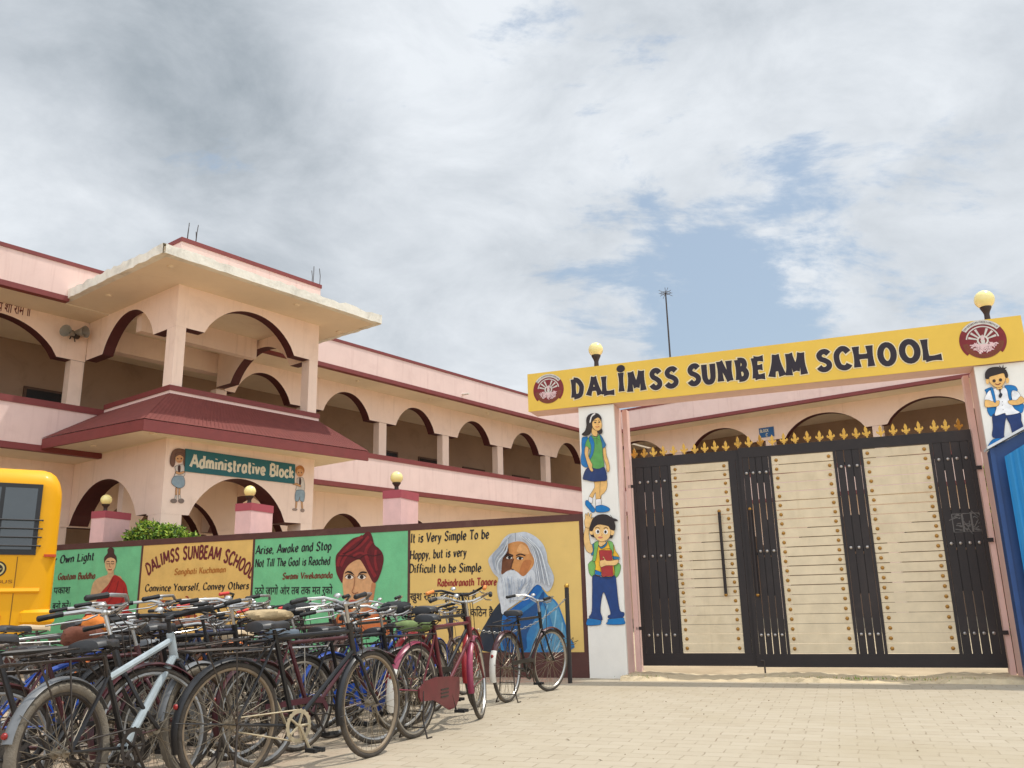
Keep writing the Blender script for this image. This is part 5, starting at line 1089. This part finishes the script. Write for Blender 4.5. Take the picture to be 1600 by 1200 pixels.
def bike(name, label, x, y, head, frame='black', style='roadster', steer=0, lean=0.0, sad=None, bar=None, grip=None, guard=None, rearg=None, chain=None, rim=None, fork=None, bell=True, basket=False, lamp=False, tag2=None, size=1.0, tyre=None, crankm=None, frame2=None, group='parked bicycles'):
    """x, y: ground point under the bottom bracket; head: compass bearing the bicycle faces"""
    FM = frame if not isinstance(frame, str) else BLKP; SM = sad or LEA; BM = bar or CHR; GM_ = grip or GRIPM; MG = guard or FM; RM = rim or CHR; FK = fork or FM
    root = thing(name, label, 'bicycle', (x, y, 0), rad(90-head), group)
    root.scale = (size, size, size); root.rotation_mode = 'XYZ'; root.rotation_euler = (rad(lean), 0, rad(90-head))
    mtb = style == 'mtb'; lady = style == 'step'
    R, t = (.335, .027) if mtb else (.35, .018)
    ra = Vector((-.47, 0, R)); fa = Vector((.69 if not mtb else .66, 0, R)); bbk = Vector((0, 0, .29)); ht = Vector((.455, 0, .875)); hb = Vector((.502, 0, .70)); st = Vector((-.17, 0, .84))
    if mtb: ht = Vector((.40, 0, .86)); hb = Vector((.435, 0, .73)); st = Vector((-.15, 0, .70))
    def f(w):
        w.tube([bbk, st], .0155, 8, 1 if frame2 else 0); w.tube([hb-(ht-hb)*.05, ht+(ht-hb)*.12], .020 if not mtb else .024, 10)
        r1 = .0145 if not mtb else .020
        if lady:
            p = bbk.lerp(st, .42); q = hb.lerp(ht, .8); w.tube([p, p.lerp(q, .35)+Vector((0, 0, -.05)), p.lerp(q, .7)+Vector((0, 0, -.02)), q], r1, 8)
        else: w.tube([bbk.lerp(st, .97 if not mtb else .9), hb.lerp(ht, .80)], r1, 8)
        w.tube([bbk, hb.lerp(ht, .08)], .016 if not mtb else .0235, 8)
        for s in (-1, 1):
            w.tube([bbk+Vector((-.03, s*.03, 0)), bbk.lerp(ra, .35)+Vector((0, s*.042, 0)), ra+Vector((0, s*.058, 0))], .0095, 6, 1 if frame2 else 0)
            w.tube([st+Vector((-.01, s*.016, -.03)), st.lerp(ra, .3)+Vector((0, s*.042, 0)), ra+Vector((0, s*.058, 0))], .0085 if not mtb else .011, 6, 1 if frame2 else 0)
        w.lathe([(.02, -.036), (.022, -.034), (.022, .034), (.02, .036)], 12, o=tuple(bbk), axis='y')
    fr = part('frame', (style, frame2 is not None), f, [FM, frame2 or FM], root)
    # steering assembly turns about the head tube
    ax = (ht-hb).normalized(); SR = Matrix.Translation(hb) @ Matrix.Rotation(rad(steer), 4, ax) @ Matrix.Translation(-hb)
    def steerit(o, loc=None):
        o.matrix_local = SR @ (Matrix.Translation(loc) if loc is not None else Matrix.Identity(4)); return o
    def f(w):
        cw = hb-ax*.035
        for s in (-1, 1):
            w.tube([cw+Vector((0, s*.028, 0)), cw+Vector((.01, s*.046, -.03)), cw.lerp(fa, .6)+Vector((-.018, s*.052, 0)), fa+Vector((0, s*.056, 0))], .0115 if not mtb else .0155, 7)
        w.tube([cw+Vector((0, -.034, 0)), cw+Vector((0, .034, 0))], .017, 8)
    steerit(part('fork', (style,), f, [FK], root))
    fw = wheel(root, style, R, t, (0, 0, 0), RM, tyre); steerit(fw, fa)
    rw_ = wheel(root, style, R, t, tuple(ra), RM, tyre)
    top = ht+ax*(.15 if not mtb else .10)
    def f(w):
        w.tube([ht+ax*.01, top], .0125, 8); w.ball(tuple(top), .020, 8)
        if mtb:
            w.tube([top, top+Vector((.05, 0, .02))], .015, 8); c = top+Vector((.05, 0, .02))
            w.tube([c+Vector((-.06, -.31, .02)), c+Vector((-.02, -.15, .015)), c+Vector((0, -.05, 0)), c+Vector((0, .05, 0)), c+Vector((-.02, .15, .015)), c+Vector((-.06, .31, .02))], .0125, 8)
        else:
            c = top+Vector((.035, 0, 0)); w.tube([top, c], .013, 8)
            for s in (-1, 1):
                P = [c, c+Vector((.015, s*.06, .005)), c+Vector((.03, s*.13, .03)), c+Vector((-.02, s*.20, .055)), c+Vector((-.13, s*.245, .05)), c+Vector((-.27, s*.265, .03))]; w.tube([Vector(p) for p in P], .0115, 8)
    hbar = steerit(part('handlebar', (style,), f, [BM], root))
    for s in (-1, 1):
        c = top+(Vector((.05, 0, .02)) if mtb else Vector((.035, 0, 0)))
        def f(w, s=s, c=c):
            a, b = (c+Vector((-.045, s*.22, .018)), c+Vector((-.063, s*.33, .02))) if mtb else (c+Vector((-.15, s*.248, .049)), c+Vector((-.285, s*.268, .028)))
            d = b-a; w.tube([a, a+d*.1, a+d*.5, a+d*.95, b], [.0175, .0165, .0155, .0175, .012], 8)
        part('grip', (style, s), f, [GM_], hbar)
        def f(w, s=s, c=c):
            if mtb: w.tube([c+Vector((0, s*.18, .01)), c+Vector((.05, s*.22, -.01)), c+Vector((.01, s*.31, -.02))], .006, 6)
            else: w.tube([c+Vector((.01, s*.16, .02)), c+Vector((-.04, s*.19, .0)), c+Vector((-.14, s*.235, -.005)), c+Vector((-.24, s*.262, -.012))], .0055, 6); w.tube([c+Vector((.01, s*.05, -.02)), c+Vector((.02, s*.15, .015))], .005, 6)
        part('brake_lever', (style, s), f, [CHR if not mtb else DKS], hbar)
    if bell:
        def f(w): c = top+Vector((.03, .09, .045)); w.lathe([(.004, 0), (.012, 0), (.012, .008), (.030, .010), (.029, .020), (.018, .032), (.002, .036)], 12, o=tuple(c))
        part('bell', (style,), f, [CHR], hbar)
    def f(w):
        # brake rods or cables
        for s in (-1, 1):
            w.tube([top+Vector((.03, s*.05, .0)), top+Vector((.12, s*.04, -.09)), hb+Vector((.06, s*.03, -.02)), fa+Vector((-.05, s*.05, R*.62))], .0035, 5)
    steerit(part('brake_rod', (style,), f, [DKS], root))
    sd = Vector((-.20, 0, .92 if not mtb else .86))
    def f(w):
        # saddle: broad tail, narrow nose
        prof = [(-.145, .060, -.01), (-.135, .095, .004), (-.09, .112, .012), (-.03, .090, .010), (.03, .048, .004), (.09, .027, .004), (.125, .020, .0), (.138, .010, -.012)]
        n = 10; vs = []
        for px_, hw, dz in prof:
            for j in range(n+1):
                q = math.pi*j/n; vs.append((sd.x+px_, hw*math.cos(q), sd.z+dz-.045+.045*math.sin(q)**.6))
        m = n+1; fs = [[i*m+j, i*m+j+1, (i+1)*m+j+1, (i+1)*m+j] for i in range(len(prof)-1) for j in range(n)]
        fs += [list(range(m)), list(range((len(prof)-1)*m, len(prof)*m))]+[[i*m, (i+1)*m, (i+1)*m+n, i*m+n] for i in range(len(prof)-1)]
        w.add(vs, fs, 0)
    sdl = part('saddle', (style,), f, [SM], root)
    def f(w):
        w.tube([st-(st-bbk)*.05, Vector((sd.x+.02, 0, sd.z-.05))], .012, 8)
        for s in (-1, 1):
            w.tube([sd+Vector((.11, s*.012, -.05)), sd+Vector((.02, s*.03, -.075)), sd+Vector((-.08, s*.05, -.07))], .005, 5)
            if not mtb:
                P = [sd+Vector((-.09+.022*math.cos(k*1.1), s*.06+.022*math.sin(k*1.1), -.095+.0042*k)) for k in range(18)]; w.tube(P, .0035, 4)
    part('saddle_spring', (style,), f, [DKS], sdl)
    if guard is not False:
        def f(w):
            CEN[0] = ra.copy(); P = arc3(ra.x, ra.z, R+.028, 28, 198 if not mtb else 165, 20); bent_strip(w, P, .062, .28)
            for s in (-1, 1): w.tube([ra+Vector((0, s*.06, 0)), Vector(P[-4])+Vector((0, s*.03, 0))], .0028, 4)
        mgd = part('rear_mudguard', (style,), f, [MG], root)
        if rearg is not None:
            def f(w): CEN[0] = ra.copy(); bent_strip(w, arc3(ra.x, ra.z, R+.031, 150, 199, 8), .068, .28)
            part('mudguard_flap', (style,), f, [rearg], mgd)
        def f(w): w.lathe([(.002, -.012), (.013, -.008), (.016, 0), (.016, .004)], 10, o=(ra.x-(R+.035)*.94, 0, ra.z+(R+.03)*.35), axis='x')
        part('tail_reflector', (style,), f, [REDR], mgd)
        def f(w):
            CEN[0] = Vector((0, 0, 0)); P = arc3(0, 0, R+.026, 28, 172, 18); bent_strip(w, P, .056, .28)
            for s in (-1, 1): w.tube([(0, s*.06, 0), Vector(P[3])+Vector((0, s*.026, 0))], .0026, 4); w.tube([(0, s*.06, 0), Vector(P[-2])+Vector((0, s*.026, 0))], .0026, 4)
        def frontg(w):
            CEN[0] = Vector((0, 0, 0)); P = arc3(0, 0, R+.026, 40, 196, 18); bent_strip(w, P, .056, .28)
            for s in (-1, 1): w.tube([(0, s*.06, 0), Vector(P[-2])+Vector((0, s*.026, 0))], .0026, 4)
        steerit(part('front_mudguard', (style,), frontg if not mtb else f, [MG], root), fa)
    if style != 'mtb' or tag2 == 'rack':
        def f(w):
            z = .775; x0, x1 = -.80, -.26
            for yy in (-.07, -.035, 0, .035, .07): w.tube([(x0, yy, z), (x1, yy, z)], .0045, 5)
            w.tube([(x0+.03, -.07, z), (x0, -.06, z), (x0-.02, 0, z+.004), (x0, .06, z), (x0+.03, .07, z)], .006, 6)
            for xx in (x0+.02, -.55, x1): w.tube([(xx, -.075, z-.006), (xx, .075, z-.006)], .005, 5)
            for s in (-1, 1):
                for xx in (-.70, -.50): w.tube([(xx, s*.07, z-.004), (ra.x, s*.072, ra.z)], .005, 5)
                w.tube([(x1, s*.07, z), (st.x-.02, s*.02, st.z-.04)], .005, 5)
            w.tube([(x0+.1, -.05, z+.03), (-.45, -.05, z+.05), (-.36, 0, z+.05), (-.45, .05, z+.05), (x0+.1, .05, z+.03)], .0045, 5)
        part('carrier', (style,), f, [DKS if bar is not CHR else CHR], root)
    # chain set, pedals
    def f(w):
        yy = -.055; n = 40; vs = []
        for i in range(n):
            q = 2*math.pi*i/n; r = .098+(.004 if i % 2 else -.003); vs += [(r*math.cos(q), yy, .29+r*math.sin(q)), (.074*math.cos(q), yy, .29+.074*math.sin(q)), (r*math.cos(q), yy+.004, .29+r*math.sin(q)), (.074*math.cos(q), yy+.004, .29+.074*math.sin(q))]
        for i in range(n):
            a, b = 4*i, 4*((i+1) % n); w.add([vs[a], vs[a+1], vs[b+1], vs[b], vs[a+2], vs[a+3], vs[b+3], vs[b+2]], [[0, 1, 2, 3], [4, 7, 6, 5], [0, 3, 7, 4], [1, 5, 6, 2]])
        for i in range(5): q = 2*math.pi*i/5; w.tube([(.01*math.cos(q), yy, .29+.01*math.sin(q)), (.078*math.cos(q), yy, .29+.078*math.sin(q))], .008, 5)
        cq = rad(-62)
        for s in (-1, 1):
            d = Vector((math.cos(cq), 0, math.sin(cq)))*(1 if s < 0 else -1); w.tube([(0, s*.07, .29), Vector((0, s*.075, .29))+d*.165], .0085, 6)
        w.tube([(0, -.075, .29), (0, .075, .29)], .010, 8)
        for s in (1, -1): w.tube([(-.47, -.05, R+s*.036), (0, -.05, .29+s*.094)], .0045, 4)
    crk = part('crankset', (style,), f, [crankm or DKS], root)
    for s in (-1, 1):
        def f(w, s=s):
            cq = rad(-62); d = Vector((math.cos(cq), 0, math.sin(cq)))*(1 if s < 0 else -1); c = Vector((0, s*.125, .29))+d*.165
            for dx in (-.032, .032): w.box(c.x+dx-.012, c.x+dx+.012, c.y-.045, c.y+.045, c.z-.012, c.z+.012)
            w.tube([(c.x, s*.075, c.z), (c.x, c.y+s*.05, c.z)], .006, 6); w.box(c.x-.044, c.x+.044, c.y+s*.04-.004, c.y+s*.04+.004, c.z-.009, c.z+.009)
        part('pedal', (style, s), f, [GRIPM], crk, smooth=False)
    if chain == 'full':
        def f(w):
            o = [(x_, z_) for x_, z_ in ((-.50, R-.075), (-.30, R-.085), (-.04, .29-.128), (.07, .29-.118), (.125, .29-.06), (.14, .29+.03), (.135, .29+.115), (-.02, .29+.132), (-.25, R+.085), (-.46, R+.065), (-.53, R+.02), (-.53, R-.04))]
            w.prism(o, lambda u, v, q: (u, q, v), -.078, -.064)
        cg = part('chain_guard', (style, 'full'), f, [FM], root, smooth=False)
        def f(w):
            for k in range(3): w.box(-.19+k*.0, -.06, -.081, -.0785, .30+k*.028-.03, .312+k*.028-.03)
        part('guard_slot', (style,), f, [BLKP], cg, smooth=False)
    elif chain == 'disc':
        def f(w):
            pts = [(.13*math.cos(rad(q)), .29+.13*math.sin(rad(q))) for q in range(-110, 111, 20)]+[(-.40, R+.065), (-.46, R), (-.36, R-.02), (-.22, .36), (-.10, .34)]+[(.055*math.cos(rad(q)), .29+.055*math.sin(rad(q))) for q in range(110, -111, -20)]+[(-.06, .21)]
            w.prism(pts, lambda u, v, q: (u, q, v), -.078, -.068)
        part('chain_guard', (style, 'disc'), f, [mat('guard_grey', (92, 92, 92), .5, dirt=.3)], root, smooth=False)
    elif chain == 'half':
        def f(w):
            pts = [(-.46, R+.02), (-.02, .29+.088), (.07, .29+.075), (.11, .29+.01), (.125, .29+.05), (.085, .29+.115), (-.02, .29+.13), (-.46, R+.06)]
            w.prism(pts, lambda u, v, q: (u, q, v), -.070, -.060)
        part('chain_guard', (style, 'half'), f, [FM], root, smooth=False)
    # stand
    if mtb or lean:
        def f(w): w.tube([(-.12, .04, .28), (-.10, .07, .27), (-.14, .24, .032)], .009, 6); w.tube([(-.14, .24, .032), (-.11, .26, .034)], .010, 6)
        part('side_stand', (style,), f, [DKS], root)
    else:
        def f(w):
            for s in (-1, 1):
                w.tube([(ra.x, s*.075, ra.z), (ra.x-.01, s*.085, .12), (ra.x-.02, s*.125, .008)], .0075, 6); w.tube([(ra.x-.02, s*.125, .008), (ra.x+.05, s*.125, .008)], .007, 6)
            w.tube([(ra.x-.012, -.098, .085), (ra.x-.012, .098, .085)], .006, 6); w.tube([(ra.x-.005, -.08, .2), (ra.x-.005, .08, .2)], .005, 6)
        part('rear_stand', (style,), f, [DKS], root)
    if lamp:
        def f(w): w.lathe([(.002, .0), (.035, 0), (.045, .015), (.04, .05), (.02, .075), (.002, .08)][::-1], 14, o=(hb.x+.075, 0, hb.z+.06), axis='x')
        steerit(part('headlamp', (style,), f, [CHR], root))
    if basket:
        def f(w):
            for z, r in ((.78, .10), (.86, .12), (.94, .14), (1.0, .15)): w.tube([(hb.x+.20+r*.8*math.cos(q), r*1.15*math.sin(q), z) for q in [2*math.pi*k/18 for k in range(18)]], .004, 4, closed=True)
            for k in range(18): q = 2*math.pi*k/18; w.tube([(hb.x+.20+.08*math.cos(q), .115*math.sin(q), .78), (hb.x+.20+.12*math.cos(q), .1725*math.sin(q), 1.0)], .003, 4)
        steerit(part('basket', (style,), f, [DKS], root))
    return root
def en(n, c, **k): return mat(n, c, .35, var=.2, vscale=12, dirt=.2, dirtc=(120, 100, 86), **k)
MRNB = en('maroon_enamel', (98, 36, 42)); REDB = en('red_enamel', (160, 40, 44)); BLUB = en('blue_enamel', (30, 72, 160)); SILB = en('silver_enamel', (158, 168, 172)); DKRB = en('dark_red_enamel', (70, 26, 32)); GRNB = en('green_enamel', (44, 70, 60)); ORGB = en('orange_enamel', (212, 110, 34)); NAVB = en('navy_enamel', (34, 44, 76)); PNKB = en('magenta_enamel', (138, 50, 74)); GRYG = en('grey_enamel', (104, 106, 108)); BROW = en('brown_enamel', (76, 54, 46))
ORGG = mat('grip_orange', (214, 128, 58), .6); REDG = mat('grip_red', (206, 60, 52), .6); BGES = mat('saddle_beige', (190, 168, 136), .7, dirt=.3); GRYS = mat('saddle_grey', (96, 100, 104), .5, dirt=.2); BRNS = mat('saddle_brown', (112, 66, 44), .6, dirt=.2); BLUS = mat('saddle_bluegrey', (84, 96, 108), .6)
def at_saddle(px_, Y):                                           # ground point for a saddle seen at image column px_ and depth Y
    v = ray(px_, 985); return float(v[0]*Y/v[1])
def place(px_, Y, head):
    X = at_saddle(px_, Y); h = Vector((math.sin(rad(head)), math.cos(rad(head)))); return X+h.x*.2, Y+h.y*.2
def from_axles(p_rear, head, wb=.47):
    h = Vector((math.sin(rad(head)), math.cos(rad(head)))); return p_rear[0]+h.x*wb, p_rear[1]+h.y*wb
# the five that stand clear at the front, by the ground points of their wheels
bike('bicycle', 'black bicycle with dark maroon mudguards standing alone at the right end by the post', *from_axles((-.12, 9.35), 24), 24, 'black', steer=-14, guard=DKRB, rearg=WHT, chain='half')
bike('bicycle', 'maroon roadster with a pink mudguard, white flap and closed maroon chain case', *from_axles((-.82, 7.06), 24), 24, MRNB, steer=17, guard=PNKB, rearg=WHT, chain='full')
bike('bicycle', 'black bicycle with orange handlebar grips and a red fork behind the maroon roadster', *from_axles((-.93, 7.85), 26), 24, 'black', steer=14, guard=REDB, fork=REDB, grip=ORGG, bar=BLKP, chain='half', size=1.07)
bike('bicycle', 'large black roadster in the foreground with bare chainwheel', *from_axles((-1.70, 5.30), 36), 36, 'black', rim=mat('rim_dusty', (132, 116, 96), .6, metal=.3, var=.2, vscale=14, dirt=.3), crankm=mat('crank_dusty', (176, 162, 134), .6, metal=.2, var=.2, vscale=18, dirt=.4), steer=10)
bike('mountain_bicycle', 'silver mountain bicycle with fat dusty tyres nearest the camera', *from_axles((-2.24, 4.48), 14), 14, SILB, style='mtb', frame2=BLKP, fork=BLKP, tyre=mat('tyre_pale_dust', (112, 104, 92), .95, var=.25, vscale=16, bump=.6, bscale=120, dirt=.5, dirtc=(150, 138, 118)), rim=DKS, steer=-4, lean=-5, guard=GRYG, bar=BLKP, tag2='rack')
bike('bicycle', 'black bicycle with a pierced grey chain guard behind the silver mountain bicycle', -2.30, 6.05, 30, 'black', steer=-6, chain='disc', rim=DKS)
L = [ # image column of the saddle, distance, bearing, then looks
 (462, 6.15, 32, dict(frame=DKRB, steer=-8, chain='half', rim=CHR, sad=BLUS), 'dark red bicycle with a blue grey saddle just behind the large black roadster'),
 (512, 6.75, 30, dict(frame='black', steer=-16, bar=CHR), 'black roadster with bright swept handlebars, second behind the large black roadster'),
 (556, 7.35, 34, dict(frame=BLUB, style='step', steer=4, guard=BLUB, chain='full'), 'blue step-through bicycle left of the maroon roadster'),
 (602, 8.0, 30, dict(frame=NAVB, steer=-10, bar=BLKP, lamp=True), 'navy bicycle under the chain, between the blue step-through and the wall'),
 (626, 8.75, 32, dict(frame='black', style='mtb', steer=12, lean=-4, bar=BLKP, guard=BLUB), 'black mountain bicycle with blue mudguards before the dividing line of the murals'),
 (668, 9.5, 28, dict(frame=BROW, steer=-12), 'brown roadster close to the wall below the bearded portrait'),
 (392, 7.0, 35, dict(frame='black', steer=-10, sad=BGES), 'black roadster with a beige saddle left of the dark red bicycle'),
 (452, 7.7, 30, dict(frame=BROW, steer=6, bar=CHR, lamp=True), 'brown roadster with chrome headlamp in the middle of the crowd'),
 (508, 8.4, 33, dict(frame=GRYG, style='mtb', steer=-14, lean=-4, guard=False, bar=CHR), 'grey mountain bicycle below the face of the turbaned portrait'),
 (560, 9.2, 29, dict(frame='black', steer=-4), 'black roadster near the wall left of the mural dividing line'),
 (322, 7.0, 31, dict(frame=NAVB, steer=-16, sad=BRNS), 'navy bicycle with a brown saddle behind the pierced chain guard'),
 (292, 7.9, 34, dict(frame=SILB, style='mtb', steer=-6, lean=-4, guard=GRYG, bar=BLKP, grip=GRIPM), 'white framed mountain bicycle behind the silver one at the front'),
 (350, 8.1, 30, dict(frame='black', steer=8, grip=REDG, basket=True, bar=BLKP), 'black bicycle with red grips and a wire basket below the painted school name'),
 (412, 8.9, 32, dict(frame='black', steer=-12, bar=BLKP), 'black roadster with black bars below the turbaned mural lettering'),
 (468, 9.8, 28, dict(frame='black', steer=-2, lamp=True), 'black bicycle with a headlamp close to the wall under the green mural'),
 (258, 6.3, 33, dict(frame=BROW, steer=-8, sad=GRYS, chain='half'), 'brown bicycle with a grey saddle above the silver mountain bicycle'),
 (226, 7.3, 30, dict(frame=BROW, style='step', steer=-20, guard=ORGB), 'brown step-through bicycle with orange mudguards in the left crowd'),
 (262, 8.4, 34, dict(frame='black', steer=4, grip=REDG, bar=BLKP), 'black bicycle with red grips and no basket before the ochre panel'),
 (330, 9.4, 30, dict(frame=GRNB, steer=-12, basket=True), 'dark green bicycle with a wire basket near the wall under the ochre panel'),
 (196, 5.6, 36, dict(frame='black', steer=-12, bar=BLKP, sad=LEA), 'black roadster with black bars left of the silver mountain bicycle frame'),
 (150, 6.6, 32, dict(frame='black', steer=-18, bar=CHR, chain='half'), 'black roadster with bright bars below the red robed portrait'),
 (182, 8.0, 30, dict(frame=NAVB, style='mtb', steer=10, lean=-4, guard=GRYG, bar=BLKP), 'navy mountain bicycle before the red robed portrait'),
 (240, 9.6, 33, dict(frame='black', steer=-8, bar=CHR), 'black roadster against the wall below the red robe and the ochre panel'),
 (84, 5.0, 35, dict(frame=DKRB, steer=-14, guard=DKRB), 'dark red roadster at the lower left corner behind the fat tyre'),
 (60, 5.9, 33, dict(frame=BLUB, style='mtb', steer=-4, lean=-4, guard=GRYG, bar=CHR), 'blue mountain bicycle at the left edge in front of the bus'),
 (112, 7.4, 31, dict(frame='black', steer=-20, bar=CHR), 'black roadster with bright bars right of the bus bumper'),
 (28, 6.8, 34, dict(frame=GRYG, steer=-10, sad=LEA, chain='disc'), 'grey bicycle at the left edge under the bus emblem'),
 (16, 4.4, 34, dict(frame='black', steer=-6, guard=DKRB), 'black roadster with dark red mudguards cut off by the lower left corner'),
 (48, 8.2, 74, dict(frame=BROW, steer=-26, sad=BGES, bar=BLKP), 'brown roadster with a pale saddle standing sideways against the bus'),
]
random.seed(77)
for px_, Y, hd, kw, lb in L:
    x, y = place(px_, Y, hd); kw = dict(kw); fr_ = kw.pop('frame'); kw['lean'] = random.choice((0, -5, -8, -10, -12)); kw['size'] = random.uniform(.88, 1.05); kw['steer'] = kw.get('steer', 0)+random.uniform(-8, 10); hd += random.uniform(-5, 5); bike('mountain_bicycle' if kw.get('style') == 'mtb' else 'bicycle', lb, x, y, hd, fr_, **kw)
# ------------------------------------------------------------------ things lying on the bicycles
def bundle(name, label, cat_, px_, Y, z, m, sx, sy, sz, rot, seed, knots=0):
    random.seed(seed); x = at_saddle(px_, Y); t = MB(); n = 22; k = 12; vs = []
    for i in range(k+1):
        p = math.pi*i/k
        for j in range(n):
            q = 2*math.pi*j/n; r = 1+.10*math.sin(q*3+seed)*math.sin(p*2)+.07*math.sin(q*7+p*5+seed)+random.uniform(-.03, .03); e_ = .75
            sg = lambda v: math.copysign(abs(v)**e_, v)
            vs.append((sx*r*sg(math.sin(p))*sg(math.cos(q)), sy*r*sg(math.sin(p))*sg(math.sin(q)), sz*r*-sg(math.cos(p))))
    t.add(vs, [[i*n+j, i*n+(j+1) % n, (i+1)*n+(j+1) % n, (i+1)*n+j] for i in range(k) for j in range(n)])
    o = t.build(name, m, None, True); o.location = (x, Y, z); o.rotation_euler = (0, 0, rad(90-rot)); return tag(o, label, cat_)
def cloth(n, c): return mat(n, c, .9, var=.25, vscale=14, bump=.6, bscale=30)
bundle('rolled_cloth', 'rolled olive green cloth lying on a carrier behind the maroon roadster saddle', 'cloth', 648, 7.6, .83, cloth('cloth_green', (110, 126, 78)), .16, .055, .045, 75, 1)
bundle('folded_cloth', 'beige folded cloth lying over a saddle above the large black roadster', 'cloth', 420, 6.6, .955, cloth('cloth_beige', (176, 154, 118)), .17, .085, .040, 60, 2)
bundle('leather_bag', 'brown leather bag lying on a carrier below the red robed portrait', 'bag', 130, 6.2, .84, cloth('leather_brown', (104, 58, 40)), .13, .09, .07, 70, 3)
bundle('cloth_bag', 'orange cloth bag lying behind the brown leather bag', 'bag', 146, 6.6, .905, cloth('cloth_orange', (206, 118, 48)), .10, .08, .075, 60, 4)
bundle('carry_bag', 'black bag lying on handlebars below the green turban mural lettering', 'bag', 462, 7.9, .99, cloth('cloth_black', (40, 42, 44)), .13, .08, .06, 40, 5)
bundle('carry_bag', 'black bag hanging on bars at the mural dividing line', 'bag', 617, 8.6, .98, cloth('cloth_black', (40, 42, 44)), .15, .08, .06, 60, 6)

# ------------------------------------------------------------------ grit and dry leaves on the paving
random.seed(55); w = MB()
for i in range(240):
    p = Vector(Wp(random.uniform(-5, 7), random.uniform(-7.5, -.4), .006)); r = random.uniform(.003, .008)
    if i % 4 == 0:
        d = Vector((random.gauss(0, 1), random.gauss(0, 1), .1)).normalized()*r*2.4; q = Vector((-d.y, d.x, 0))*.4; w.add([p-d, p+q+Vector((0, 0, .006)), p+d+Vector((0, 0, .004)), p-q], [[0, 1, 2, 3]], 1)
    else: w.ball((p.x, p.y, p.z+r*.3), r, 6, 0, (1, random.uniform(.6, 1), .6))
w.build('grit', [mat('pebble', (150, 132, 108), .9, var=.3, vscale=30), mat('dry_leaf', (124, 98, 58), .8, var=.3, vscale=30)], None, kind='stuff', recalc=False)
